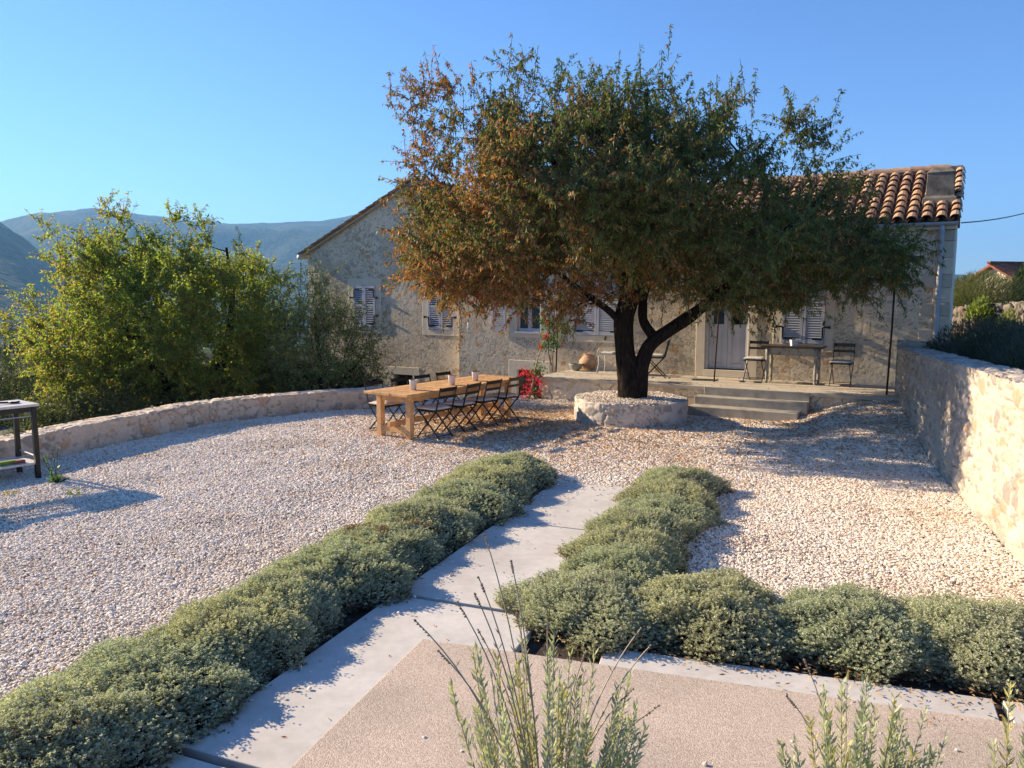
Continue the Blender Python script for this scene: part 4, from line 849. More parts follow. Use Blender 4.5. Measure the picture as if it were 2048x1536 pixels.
# ------------------------------------------------------------------ vegetation
def dist_edge(x, y, P):
    P = np.asarray(P, float); d = np.full(np.shape(x), 1e9)
    for i in range(len(P)):
        a = P[i]; b_ = P[(i+1) % len(P)]; v = b_-a; t = np.clip(((x-a[0])*v[0]+(y-a[1])*v[1])/(v@v+1e-12), 0, 1); d = np.minimum(d, np.hypot(x-a[0]-t*v[0], y-a[1]-t*v[1]))
    return d
def build_tree(name, label, cat, base, limbs, poly_px, Yc, Rd, ncl, shoots, nleaf, L, Wd, colf, leafmat, seed, group=None, up=.45, shoot_len=(.35, .85), droop=.75, flat=1.0, br=.05, extra=None, bark='bark', shell=.55, spikes=2):
    """limbs: polylines of (x, y, z, radius). The crown fills an inflated outline of real depth around the plane y = Yc."""
    rs = np.random.default_rng(seed); t = thing(name, label, cat, tuple(base), group)
    zcut = atY(0, min(p[1] for p in poly_px)*.72+max(p[1] for p in poly_px)*.28, Yc)[2]
    poly = np.array([(lambda p: (p[0], p[2]))(atY(px, py, Yc)) for px, py in poly_px]); lo = poly.min(0); hi = poly.max(0)
    C_ = np.zeros((0, 3))
    while len(C_) < ncl:
        x = rs.uniform(lo[0], hi[0], 4000); z = rs.uniform(lo[1], hi[1], 4000); k = in_poly(x, z, poly); x, z = x[k], z[k]
        de = dist_edge(x, z, poly); hd = np.minimum(Rd, np.sqrt(np.maximum(2*Rd*de, .01)))*flat; y = rs.uniform(-1, 1, len(x)); y = np.sign(y)*np.abs(y)**shell
        acc = rs.random(len(x)) < hd/Rd*.9+.1; C_ = np.concatenate([C_, np.stack([x, Yc+y*hd, z], -1)[acc]])
    C_ = C_[:ncl]
    if extra is not None: C_ = np.concatenate([C_, np.array([atY(a, b_, Yc+c) for a, b_, c in extra])])
    mb = MB(); SP = []; SRd = []
    for lb in limbs:
        P = np.array([l[:3] for l in lb], float); r = np.array([l[3] for l in lb], float); d = np.r_[0, np.cumsum(np.linalg.norm(np.diff(P, axis=0), axis=1))]; n = max(3, int(d[-1]/.07)); s = np.linspace(0, d[-1], n)
        Q = np.stack([np.interp(s, d, P[:, i]) for i in range(3)], -1); kk = np.ones(5)/5
        Qs = np.stack([np.convolve(np.r_[[Q[0, i]]*2, Q[:, i], [Q[-1, i]]*2], kk, 'valid') for i in range(3)], -1); rr = np.interp(s, d, r)
        wob = 1+.16*(vnoise(s*3, s*0+seed, 3)-.5)
        v0 = len(mb.V); kq = 26; mb.tube(Qs, rr*wob, kq); Vq = mb.V[-1].reshape(-1, kq, 3); an_ = np.arange(kq)/kq*2*math.pi; A_, S_ = np.meshgrid(an_, s); rg = np.abs(np.sin(3.5*A_+2.2*S_+2.5*vnoise(np.cos(A_)*2+5, S_*1.3+np.sin(A_)*2, seed)))*.5+.9*(fbm(np.cos(A_)*3+9, S_*2.2+np.sin(A_)*3, seed+3, 3)-.5); mb.V[-1] = (Qs[:, None]+(Vq-Qs[:, None])*(1+.17*(rg-.25))[..., None]).reshape(-1, 3); SP += list(Qs); SRd += list(rr)
    trunk = mb
    root = np.array(limbs[0][0][:3]); order = np.argsort(np.linalg.norm(C_-root, axis=1)); lv = ([], [], [], []); bm = MB(); tm = MB()
    LV = []; LF = []; LC = []; off = 0
    SPa = np.array(SP); SRa = np.array(SRd)
    for ci in order:
        c = C_[ci]; dd = np.linalg.norm(SPa-c, axis=1)+.35*np.maximum(0, SPa[:, 2]-c[2])*2+.15*np.linalg.norm(SPa-root, axis=1)*0
        pen = dd+(np.linalg.norm(SPa-root, axis=1) > np.linalg.norm(c-root))*1.5; j = int(np.argmin(pen)); a = SPa[j]; ln = np.linalg.norm(c-a)
        if ln > .15:
            m_ = (a+c)/2+vec(0, 0, .10*ln)+rs.normal(0, .07, 3)*ln; n = max(4, int(ln/.18)); tt = np.linspace(0, 1, n)[:, None]; Q = (1-tt)**2*a+2*tt*(1-tt)*m_+tt**2*c; Q[1:-1] += rs.normal(0, .012, (n-2, 3))
            r0 = min(SRa[j]*.75, .010+br*.35*ln); r1 = max(.006, r0*.35); rr = np.linspace(r0, r1, n); bm.tube(Q, rr, 5, False); SPa = np.concatenate([SPa, Q[1:]]); SRa = np.concatenate([SRa, rr[1:]])
        dirc = unit(c-(root+vec(0, 0, 1.2))); ns = int(shoots*rs.uniform(.7, 1.3)); cv = rs.normal(0, 1)
        for k in range(ns):
            d = unit(dirc*.55+rs.normal(0, .75, 3)+vec(0, 0, up)); sl_ = rs.uniform(*shoot_len)*(1.25 if d[2] > .75 else 1); p0 = c+rs.normal(0, .10, 3)
            if k < spikes and c[2] > zcut: d = unit(vec(rs.normal(0, .16), rs.normal(0, .16), 1)); sl_ = rs.uniform(.4, .85); p0 = c+rs.normal(0, .2, 3)
            n = 4; tt = np.linspace(0, 1, n)[:, None]; Q = p0+d*tt*sl_+vec(0, 0, -.18*sl_)*tt**2
            tm.tube(Q, [.006, .005, .004, .003], 3, False)
            q = rs.uniform(.0, 1, nleaf)[:, None]; P = p0+d*q*sl_+vec(0, 0, -.18*sl_)*q**2+rs.normal(0, .015, (nleaf, 3))
            D = unit(d*.35+rs.normal(0, .55, (nleaf, 3))+vec(0, 0, -droop)); lv[0].append(P); lv[1].append(D); lv[2].append(np.full(nleaf, cv)); lv[3].append(np.broadcast_to(c, (nleaf, 3)))
    P = np.concatenate(lv[0]); D = np.concatenate(lv[1]); cv = np.concatenate(lv[2]); cc = np.concatenate(lv[3]); n = len(P)
    V, F, col = leaf_geo(P, D, L*rs.uniform(.6, 1.2, n), Wd*rs.uniform(.7, 1.2, n), colf(P, cv, rs), fold=.18, droop=.12)
    trunk.build("trunk", M[bark], t, smooth=True); bm.build("branches", M[bark], t, smooth=True); tm.build("twigs", M['twig'], t)
    np_mesh("crown", V, F, leafmat, t, col); print(name, "leaves", n); return t
def pick(p, cols, rs): return np.array(cols)[np.searchsorted(np.cumsum(p), rs.random(len(p[0]) if hasattr(p[0], '__len__') else 1))]
G1, G2, G3 = vec(.06, .10, .025), vec(.105, .145, .035), vec(.17, .195, .055)
B1, B2, OR_, RD = vec(.23, .13, .050), vec(.34, .205, .09), vec(.40, .17, .055), vec(.40, .10, .07)
def col_main(P, cv, rs):
    x = P[:, 0]; z = P[:, 2]; n = len(P)
    b_ = .10+.42*sstep(2.3, -1.0, x)+.30*sstep(3.6, 2.2, z)*sstep(4.5, 1.0, x)+.10*sstep(6, 7, z)+.17*cv+.14*sstep(3.2, 2.4, z)
    b_ = np.clip(b_+.30*(fbm(x*1.1, z*1.1, 77, 3)-.5), .03, .85); br = rs.random(n) < b_; r = rs.random((n, 1)); r2 = rs.random(n)
    g = np.where(r < .5, G1+(G2-G1)*r*2, G2+(G3-G2)*(r-.5)*2); hot = np.clip(b_-.35, 0, .5)
    o = B1+(B2-B1)*r; o = np.where((r2 < .15+.6*hot)[:, None], OR_*(.8+.4*r), o); o = np.where((r2 > .965)[:, None], RD, o)
    return np.where(br[:, None], o, g)*(rs.uniform(.8, 1.2, n))[:, None]
Tb = vec(2.17, 14.05, .36)
main_limbs = [
 [(*Tb+vec(.05, 0, -.1), 0.352), (*Tb+vec(.03, 0, 0.106), 0.273), (*Tb+vec(-.03, 0, 0.440), 0.207), (*Tb+vec(-.12, .02, 1.0), 0.180), (*Tb+vec(-.14, .05, 1.5), 0.180), (*Tb+vec(.0, .05, 2.0), 0.150), (*Tb+vec(.12, .05, 2.7), 0.123), (*Tb+vec(.2, .1, 3.6), 0.088), (*Tb+vec(.25, .1, 4.6), 0.053), (*Tb+vec(.2, .1, 5.6), 0.026)],
 [(*Tb+vec(.10, -.02, -.1), 0.211), (*Tb+vec(.16, -.02, 0.264), 0.176), (*Tb+vec(.17, -.02, 0.616), 0.145), (*Tb+vec(.32, -.03, 1.05), 0.132), (*Tb+vec(.75, -.05, 1.35), 0.114), (*Tb+vec(1.15, -.08, 1.62), 0.101), (*Tb+vec(1.7, -.1, 2.1), 0.079), (*Tb+vec(2.6, -.2, 2.6), 0.053), (*Tb+vec(3.7, -.3, 2.75), 0.026)],
 [(*Tb+vec(.45, -.03, 1.12), 0.097), (*Tb+vec(.22, .1, 1.45), 0.088), (*Tb+vec(.25, .3, 1.9), 0.079), (*Tb+vec(.7, .6, 2.9), 0.062), (*Tb+vec(1.3, .9, 4.0), 0.035)],
 [(*Tb+vec(-.12, 0, 1.35), 0.079), (*Tb+vec(-.36, -.06, 1.62), 0.066), (*Tb+vec(-.75, -.1, 1.9), 0.053), (*Tb+vec(-1.6, -.2, 2.5), 0.040), (*Tb+vec(-2.8, -.2, 2.9), 0.026)],
 [(*Tb+vec(.0, .05, 2.0), 0.106), (*Tb+vec(-.5, -.5, 2.8), 0.079), (*Tb+vec(-1.3, -.9, 3.8), 0.053), (*Tb+vec(-1.9, -1.0, 4.9), 0.026)],
 [(*Tb+vec(.1, .05, 2.5), 0.097), (*Tb+vec(.8, -.6, 3.3), 0.070), (*Tb+vec(1.6, -1.0, 4.3), 0.044)],
 [(*Tb+vec(.1, .05, 2.4), 0.097), (*Tb+vec(-.6, 1.0, 3.3), 0.070), (*Tb+vec(-1.4, 1.6, 4.2), 0.035)],
 [(*Tb+vec(1.7, -.1, 2.1), 0.070), (*Tb+vec(2.3, -.9, 2.9), 0.053), (*Tb+vec(3.0, -1.2, 3.6), 0.026)],
 [(*Tb+vec(1.5, .1, 2.0), 0.070), (*Tb+vec(2.2, 1.1, 2.8), 0.053), (*Tb+vec(3.0, 1.6, 3.4), 0.026)]]
main_poly = [(870, 265), (915, 225), (960, 235), (1015, 205), (1060, 228), (1110, 235), (1190, 218), (1260, 226), (1335, 218), (1390, 248), (1440, 255), (1465, 290), (1480, 340), (1530, 335), (1565, 335), (1585, 378), (1640, 408), (1695, 438), (1750, 475), (1778, 520), (1775, 584), (1715, 602), (1650, 592), (1590, 604), (1540, 622), (1480, 636), (1410, 632), (1340, 606), (1260, 592), (1200, 608), (1140, 628), (1060, 626), (990, 622), (930, 612), (870, 598), (826, 560), (822, 450), (855, 410), (892, 350), (898, 290)]
extra = [(830, 215, 0), (860, 185, .2), (905, 175, -.3), (1035, 152, 0), (1110, 185, .3), (1190, 175, .2), (1345, 178, 0), (1575, 250, 0), (1580, 265, .2), (1615, 275, -.1), (1600, 290, 0), (860, 260, 0), (850, 300, .1), (845, 335, 0), (830, 395, 0), (1770, 500, -.3), (1760, 560, -.4), (1640, 330, .2), (1690, 390, .3), (1440, 210, .1), (1265, 182, 0)]
build_tree("almond_tree", "big spreading almond tree with green and rust coloured leaves growing from the round stone planter", "tree", Tb, main_limbs, main_poly, 14.1, 3.2, 510, 15, 33, .090, .026, col_main, M['leaf'], 5, extra=extra, up=.30, droop=1.05, shoot_len=(.3, .75))
# bright tree beyond the low wall
def col_left(P, cv, rs):
    n = len(P); x = P[:, 0]; z = P[:, 2]; r = rs.random((n, 1)); g = vec(.13, .19, .036)+(vec(.28, .325, .065)-vec(.13, .19, .036))*r
    b_ = np.clip(.12+.28*sstep(2.6, 4.0, z)*sstep(-8.5, -6, x)+.07*cv+.2*sstep(-9, -11, x), 0, .7); o = vec(.26, .18, .05)+(vec(.36, .24, .07)-vec(.26, .18, .05))*r
    return np.where((rs.random(n) < b_)[:, None], o, g)*rs.uniform(.8, 1.2, n)[:, None]
LB = vec(-8.9, 20.0, -1.75)
left_limbs = [[(*LB, .36), (*LB+1.18*vec(.05, 0, .5), .30), (*LB+1.18*vec(.0, 0, 1.1), .26), (*LB+1.18*vec(-.3, .1, 1.7), .19), (*LB+1.18*vec(-.9, .1, 2.6), .13), (*LB+1.18*vec(-1.3, 0, 3.6), .07), (*LB+1.18*vec(-1.4, 0, 4.6), .03)],
 [(*LB+1.18*vec(.05, 0, .9), .24), (*LB+1.18*vec(.5, -.1, 1.35), .18), (*LB+1.18*vec(1.0, -.1, 1.6), .14), (*LB+1.18*vec(1.3, 0, 2.4), .10), (*LB+1.18*vec(1.4, .1, 3.4), .06), (*LB+1.18*vec(1.3, .1, 4.5), .03)],
 [(*LB+1.18*vec(-.1, 0, 1.3), .16), (*LB+1.18*vec(-.9, -.3, 1.7), .12), (*LB+1.18*vec(-2.0, -.4, 2.1), .08), (*LB+1.18*vec(-3.0, -.4, 2.6), .03)],
 [(*LB+1.18*vec(.9, -.1, 1.6), .10), (*LB+1.18*vec(1.8, .3, 2.1), .08), (*LB+1.18*vec(2.6, .3, 2.8), .03)],
 [(*LB+1.18*vec(0, 0, 1.2), .16), (*LB+1.18*vec(.1, .9, 2.2), .1), (*LB+1.18*vec(0, 1.3, 3.4), .04)], [(*LB+1.18*vec(0, 0, 1.2), .14), (*LB+1.18*vec(.1, -.9, 2.0), .09), (*LB+1.18*vec(.2, -1.3, 3.0), .04)]]
left_poly = [(85, 625), (120, 590), (165, 600), (150, 550), (150, 495), (200, 466), (260, 470), (290, 505), (340, 480), (420, 488), (480, 495), (525, 540), (560, 580), (590, 630), (585, 700), (575, 780), (480, 800), (400, 805), (330, 785), (250, 820), (180, 822), (125, 795), (105, 730), (82, 670)]
build_tree("yellowing_tree", "broad yellow green tree glowing in the sun beyond the low wall", "tree", LB, left_limbs, left_poly, 20.0, 2.7, 440, 13, 26, .088, .036, col_left, M['leaf_bright'], 8, up=.35, extra=[(25, 650, 0), (10, 665, .2), (215, 432, 0), (350, 445, .1), (240, 440, .3), (130, 560, 0), (60, 600, .2), (560, 560, .2), (95, 470, .1), (395, 450, 0)], droop=.55, shell=.7, spikes=0, shoot_len=(.3, .7))
def col_airy(P, cv, rs):
    n = len(P); r = rs.random((n, 1)); return (vec(.11, .16, .045)+(vec(.24, .28, .09)-vec(.11, .16, .045))*r)*rs.uniform(.8, 1.2, n)[:, None]
AB_ = vec(-4.7, 18.4, -1.5)
airy_limbs = [[(*AB_, .10), (*AB_+vec(.05, 0, 1.0), .08), (*AB_+vec(.1, 0, 2.0), .06), (*AB_+vec(.0, 0, 3.4), .03)], [(*AB_+vec(.05, 0, .9), .06), (*AB_+vec(.6, -.1, 1.7), .045), (*AB_+vec(1.2, -.1, 2.4), .02)], [(*AB_+vec(.05, 0, .8), .05), (*AB_+vec(.5, .2, 1.4), .04), (*AB_+vec(1.5, .2, 1.8), .02)], [(*AB_+vec(.05, 0, 1.2), .05), (*AB_+vec(-.5, .1, 2.2), .03)]]
airy_poly = [(560, 600), (590, 560), (620, 590), (660, 590), (700, 605), (725, 660), (755, 720), (740, 755), (690, 765), (610, 775), (560, 760), (550, 680)]
build_tree("young_almond_tree", "thin airy green tree standing in front of the gable house", "tree", AB_, airy_limbs, airy_poly, 18.4, 1.0, 95, 8, 15, .10, .022, col_airy, M['leaf'], 13, up=.5, droop=.35, extra=[(735, 690, 0), (765, 745, 0), (640, 570, 0)])
# darker trees further down the slope at the left
def col_dark(P, cv, rs):
    n = len(P); r = rs.random((n, 1)); return (vec(.06, .085, .03)+(vec(.15, .165, .055)-vec(.06, .085, .03))*r)*rs.uniform(.75, 1.2, n)[:, None]
for q_, (px, Y, zb, pol, lab, nc) in enumerate(((45, 24, -3.2, [(-60, 720), (0, 705), (60, 715), (115, 740), (140, 800), (120, 840), (-60, 860)], "dark olive tree low behind the grill table at the left edge", 90), (150, 17.2, -2.2, [(70, 845), (110, 822), (170, 815), (230, 830), (240, 850), (150, 880), (60, 890)], "low green shrub just behind the low wall at the left", 70), (270, 19.5, -2.2, [(180, 770), (300, 765), (420, 775), (480, 800), (300, 850), (190, 850)], "dark undergrowth shrub beneath the yellowing tree", 70), (480, 20.5, -2.2, [(400, 775), (480, 765), (560, 760), (600, 775), (590, 800), (420, 810)], "green undergrowth shrub right of the yellowing tree trunk", 60), (660, 19.6, -2.2, [(580, 765), (640, 755), (720, 752), (750, 770), (740, 790), (590, 795)], "green undergrowth shrub at the foot of the thin young tree", 60))):
    B_ = atY(px, 700, Y); B_[2] = zb
    build_tree("slope_shrub", lab, "shrub", B_, [[(*B_, .12), (*B_+vec(0, 0, 1.0), .09), (*B_+vec(.1, 0, 1.8), .04)], [(*B_+vec(0, 0, .6), .07), (*B_+vec(.6, .1, 1.5), .03)], [(*B_+vec(0, 0, .6), .07), (*B_+vec(-.6, .1, 1.4), .03)]], pol, Y, 1.3, nc, 9, 16, .09, .032, col_dark, M['leaf'], 20+q_, "shrubs on the slope below the low wall", droop=.3)
# conifers far down in the valley
rsn = np.random.default_rng(3)
for k, (px, top, Y) in enumerate(((28, 672, 190), (44, 668, 210), (12, 690, 180))):
    p = atY(px, 705, Y); hgt = (705-top)/FPX*Y; t = thing("conifer_tree", ["dark conifer in the middle of the valley trio", "tallest dark conifer of the valley trio", "leftmost small conifer of the valley trio"][k], "tree", tuple(p), "conifers far down in the valley")
    n = 1500; u = rsn.random(n)**.7; an_ = rsn.uniform(0, 6.28, n); rr = hgt*.30*(1-u)*rsn.uniform(.5, 1, n); P = p+np.stack([rr*np.cos(an_), rr*np.sin(an_), u*hgt], -1); D = np.stack([np.cos(an_), np.sin(an_), -.3+0*u], -1)
    leaf_obj("crown", P, D, hgt*.13, hgt*.06, vec(.02, .035, .018)*rsn.uniform(.7, 1.3, (n, 1)), M['leaf'], t); MB().tube([p-UP*3, p+UP*hgt*.8], [.3, .1], 6).build("trunk", M['bark'], t)

# hedges of grey santolina mounds
def mound_mesh(seed, n=3400, dead=.0):
    """unit mound: radius ~.5, height ~.42, made of sprigs: each a short stem with a rosette of small leaves"""
    rs = np.random.default_rng(seed); th = rs.uniform(0, 2*math.pi, n); ph = np.arccos(1-rs.random(n)*1.06)
    lump = 1+.10*np.sin(3*th+seed)*np.sin(ph)+.09*np.sin(7*th+2*seed+4*ph)*np.sin(ph)+.26*(vnoise(np.cos(th)*np.sin(ph)*4+9, np.sin(th)*np.sin(ph)*4+np.cos(ph)*3, seed)-.5)
    Nn = np.stack([np.sin(ph)*np.cos(th), np.sin(ph)*np.sin(th), np.cos(ph)], -1)
    dep = rs.random(n)**2*.16; P = Nn*(vec(.5, .5, .40)*lump[:, None])*(1-dep[:, None]); P[:, 2] += .02
    D = unit(Nn*vec(.8, .8, .5)+vec(0, 0, .75)+rs.normal(0, .25, (n, 3))); L = rs.uniform(.045, .085, n)*np.where(rs.random(n) < .035, 1.9, 1)
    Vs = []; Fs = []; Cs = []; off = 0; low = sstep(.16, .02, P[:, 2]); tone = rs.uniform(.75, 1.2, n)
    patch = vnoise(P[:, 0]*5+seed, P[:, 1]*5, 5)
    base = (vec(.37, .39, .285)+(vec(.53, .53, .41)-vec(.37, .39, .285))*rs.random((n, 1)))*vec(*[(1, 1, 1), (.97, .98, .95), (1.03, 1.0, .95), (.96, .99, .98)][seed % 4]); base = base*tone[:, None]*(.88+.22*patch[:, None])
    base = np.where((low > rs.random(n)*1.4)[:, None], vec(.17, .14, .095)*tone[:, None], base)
    if dead: base = np.where(((patch > .80) & (rs.random(n) < .8))[:, None], vec(.20, .12, .08)*tone[:, None], base)
    for lev, cnt in ((0.25, 3), (.55, 4), (.85, 4), (1.0, 4)):
        for k in range(cnt):
            r = rs.normal(0, 1, (n, 3)); r -= (r*D).sum(1, keepdims=True)*D; r = unit(r); d = unit(D*(.7 if lev < .9 else 1.1)+r*.85); p = P+D*(L*lev)[:, None]
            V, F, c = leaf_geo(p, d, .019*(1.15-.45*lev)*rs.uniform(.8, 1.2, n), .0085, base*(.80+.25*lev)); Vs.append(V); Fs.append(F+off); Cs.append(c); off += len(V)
    return np.concatenate(Vs), np.concatenate(Fs), np.concatenate(Cs)
def stems_mesh(seed, n=260):
    rs = np.random.default_rng(seed); mb = MB()
    for k in range(n):
        a = rs.uniform(0, 6.28); r0 = rs.uniform(0, .22); r1 = rs.uniform(.25, .47); z1 = rs.uniform(.06, .30)*(1.1-r1); p = vec(r0*math.cos(a), r0*math.sin(a), 0); q = vec(r1*math.cos(a+rs.normal(0, .25)), r1*math.sin(a+rs.normal(0, .25)), z1)
        mb.tube([p, (p+q)/2+vec(0, 0, rs.uniform(-.01, .03)), q], [.005, .004, .003], 3, False)
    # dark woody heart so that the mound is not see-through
    return mb
mounds = []
for q_ in range(4):
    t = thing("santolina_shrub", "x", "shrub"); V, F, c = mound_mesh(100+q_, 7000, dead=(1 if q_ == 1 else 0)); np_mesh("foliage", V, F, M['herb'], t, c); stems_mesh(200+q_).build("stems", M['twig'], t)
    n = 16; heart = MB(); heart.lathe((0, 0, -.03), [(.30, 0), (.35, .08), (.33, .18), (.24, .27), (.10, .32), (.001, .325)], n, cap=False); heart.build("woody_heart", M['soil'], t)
    mounds.append([t, False])
mi = [0]
def mound(p, sx, sy, sz, label, group, kind=None):
    i = (mi[0] if kind is None else kind) % 4; mi[0] += 1; t, u = mounds[i]; c = t if not u else copy_tree(t); mounds[i][1] = True
    c.location = (p[0], p[1], -.03); c.rotation_euler = (0, 0, random.uniform(0, 6.28)); c.scale = (sx, sy, sz); c["label"] = label; c["category"] = "shrub"; c["group"] = group
nL = ["at the far end of the left hedge", "second from the far end of the left hedge", "third from the far end of the left hedge", "fourth from the far end of the left hedge", "with a rusty dead patch in the left hedge", "sixth from the far end of the left hedge", "fifth from the near end of the left hedge", "fourth from the near end of the left hedge", "third from the near end of the left hedge", "second from the near end of the left hedge", "nearest the camera in the left hedge"]
bs = [8.75, 8.0, 7.25, 6.5, 5.7, 5.0, 4.35, 3.75, 3.15, 2.5, 1.8]
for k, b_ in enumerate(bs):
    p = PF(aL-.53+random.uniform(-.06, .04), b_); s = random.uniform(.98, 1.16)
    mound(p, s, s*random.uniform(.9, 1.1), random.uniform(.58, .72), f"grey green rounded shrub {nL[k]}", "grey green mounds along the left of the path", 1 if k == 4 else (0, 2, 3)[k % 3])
nR = ["at the far end of the right hedge", "second from the far end of the right hedge", "third from the far end of the right hedge", "fourth from the far end of the right hedge", "fifth from the far end of the right hedge", "sixth from the far end of the right hedge"]
for k, b_ in enumerate((8.95, 8.3, 7.65, 7.0, 6.4, 5.85)):
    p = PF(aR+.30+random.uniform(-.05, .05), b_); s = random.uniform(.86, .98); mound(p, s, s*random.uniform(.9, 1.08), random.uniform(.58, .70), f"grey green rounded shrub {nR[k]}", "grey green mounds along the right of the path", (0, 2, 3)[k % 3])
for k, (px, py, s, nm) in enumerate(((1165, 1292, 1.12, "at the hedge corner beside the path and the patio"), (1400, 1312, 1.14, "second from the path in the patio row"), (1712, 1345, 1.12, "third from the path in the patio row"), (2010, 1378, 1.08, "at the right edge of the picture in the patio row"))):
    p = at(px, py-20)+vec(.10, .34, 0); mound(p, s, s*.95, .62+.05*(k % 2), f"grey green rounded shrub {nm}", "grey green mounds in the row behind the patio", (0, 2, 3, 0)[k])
# lavender in the foreground
def lavender(px, Y, zb, w, nst, htop, flowers, label, seed):
    rs = np.random.default_rng(seed); p = atY(px, 1536, Y); p[2] = zb; t = thing("lavender_plant", label, "lavender", tuple(p), "lavender plants in the foreground bed"); sm = MB(); P = []; D = []; Ln = []; Wn = []; Cc = []
    for k in range(nst):
        a = rs.uniform(0, 6.28); r = w*math.sqrt(rs.random()); top = p+vec(r*math.cos(a), r*math.sin(a)*.7, (htop-zb)*(1-.62*rs.random()**1.3)*(1-.12*(r/w)**2)); b0 = p+vec(r*.35*math.cos(a), r*.3*math.sin(a), 0); m_ = (b0+top)/2+vec(r*.12*math.cos(a), r*.1*math.sin(a), 0)
        tt = np.linspace(0, 1, 7)[:, None]; Q = (1-tt)**2*b0+2*tt*(1-tt)*m_+tt**2*top; sm.tube(Q, np.linspace(.0026, .0012, 7), 4, False)
        n = int(9+26*rs.random()); tone = rs.uniform(.75, 1.2); yel = rs.random() < .12; st = rs.uniform(.25, .45)
        for j in range(n):
            f = st+(1-st)*j/(n-1); q = (1-f)**2*b0+2*f*(1-f)*m_+f*f*top; tg = unit(2*(1-f)*(m_-b0)+2*f*(top-m_)); an0 = rs.uniform(0, 6.28)+(j % 2)*1.57
            for s in (0, math.pi):
                s1_ = unit(np.cross(tg, vec(math.cos(an0+s), math.sin(an0+s), .2))); P.append(q); D.append(unit(tg*(.7+.6*f)+s1_*.8)); Ln.append(rs.uniform(.026, .044)*(1.1-.4*f)); Wn.append(rs.uniform(.0055, .008)); c = vec(.40, .43, .27)*tone*rs.uniform(.8, 1.2); Cc.append(vec(.50, .45, .15)*rs.uniform(.7, 1.1) if yel and rs.random() < .6 else c)
    leaf_obj("foliage", np.array(P), np.array(D), np.array(Ln), np.array(Wn), np.array(Cc), M['lav'], t); sm.build("stems", M['paletwig'], t)
    for (fx, fy, lean) in flowers:
        tip = atY(fx, fy, Y+lean); b0 = p+vec((tip[0]-p[0])*.12, lean*.2, .05); m_ = b0*.45+tip*.55+vec((p[0]-tip[0])*.22, 0, .06); tt = np.linspace(0, 1, 12)[:, None]; Q = (1-tt)**2*b0+2*tt*(1-tt)*m_+tt**2*tip; fm = MB(); fm.tube(Q, np.linspace(.0026, .0014, 12), 5)
        fs = fm.build("flower_stalk", M['paletwig'], t)
        Lh = rs.uniform(.035, .06); n = 36; f = rs.random(n); P2 = []; D2 = []; tg = unit(Q[-1]-Q[-3])
        for j in range(n):
            lv = int(f[j]*6)/6; q = tip-tg*Lh*(1-lv); r = unit(rs.normal(size=3)); P2.append(q); D2.append(unit(tg*1.0+r*.55))
        leaf_obj("flower_head", np.array(P2), np.array(D2), .0078, .0042, vec(.36, .24, .19)*rs.uniform(.7, 1.4, (n, 1)), M['litter'], fs)
        for j in (4, 6, 8):
            q = Q[j]; leaf_obj("stalk_leaf", np.array([q, q]), np.array([unit(vec(.5, 0, .8)), unit(vec(-.5, 0, .8))]), .022, .0045, vec(.19, .2, .12), M['lav'], fs)
lavender(1095, 1.75, .92, .25, 74, 1.49, [(968, 1068, .1), (1022, 1120, .05), (956, 1152, 0), (949, 1186, -.05), (914, 1203, 0), (827, 1238, .0), (875, 1300, -.05), (955, 1258, .1), (1032, 1225, .05), (1095, 1240, .1), (1283, 1255, .05), (1302, 1290, 0), (1320, 1410, -.1), (1268, 1375, 0), (1172, 1300, .1)], "tall lavender with dry flower stalks at the bottom centre of the picture", 31)
lavender(1715, 1.75, .90, .20, 50, 1.36, [(1607, 1318, .05), (1572, 1390, 0)], "lavender clump with few flowers at the bottom right over the patio", 32)
lavender(2035, 1.75, .90, .08, 16, 1.40, [], "small lavender sprigs at the bottom right corner of the picture", 33)
# bougainvillea
bp0 = at(1060, 797, .0); t = thing("bougainvillea", "bougainvillea with red flowers climbing the pole at the left terrace corner", "climber", tuple(bp0))
def Bq(px, py, dy=0): return atY(px, py, 17.0+dy)
pthA = [Bq(1058, 797), Bq(1066, 765), Bq(1070, 740), Bq(1076, 715), Bq(1085, 690), Bq(1095, 665), Bq(1105, 640, .1)]
MB().tube(pthA, [.022, .02, .018, .016, .014, .012, .008], 7).build("stem", M['paletwig'], t, smooth=True)
MB().tube([Bq(1103, 730), Bq(1097, 705), Bq(1096, 680), Bq(1100, 650, .1)], [.012, .011, .010, .007], 6).build("stem", M['twig'], t, smooth=True)
def cluster(lst, n, L, Wd, cols, mat, name, sd):
    rs = np.random.default_rng(sd); P = []; Cc = []
    for (px, py, r) in lst:
        c = Bq(px, py, rs.uniform(-.1, .1)); P.append(c+rs.normal(0, r*.72, (n, 3))); Cc.append(cols[0]+(cols[1]-cols[0])*rs.random((n, 1)))
    P = np.concatenate(P); leaf_obj(name, P, rs.normal(size=P.shape)+vec(0, -.2, -.1), L*rs.uniform(.7, 1.2, len(P)), Wd, np.concatenate(Cc), mat, t, mid=.5)
cluster([(1068, 790, .14), (1076, 797, .09), (1080, 740, .10), (1070, 745, .10), (1088, 690, .10), (1096, 676, .10), (1105, 660, .13), (1112, 675, .10), (1110, 645, .14), (1095, 650, .12), (1120, 650, .14), (1135, 660, .08), (1085, 640, .10), (1108, 690, .09)], 70, .062, .038, (vec(.03, .07, .02), vec(.10, .16, .04)), M['leaf_bright'], "foliage", 41)
cluster([(1048, 745, .09), (1056, 750, .12), (1066, 752, .12), (1074, 757, .09), (1080, 765, .08), (1054, 785, .10), (1050, 795, .09), (1058, 776, .08), (1095, 643, .07), (1092, 672, .06), (1082, 693, .05), (1078, 788, .05)], 52, .042, .034, (vec(.50, .015, .06), vec(.66, .05, .11)), M['petal'], "flowers", 42)
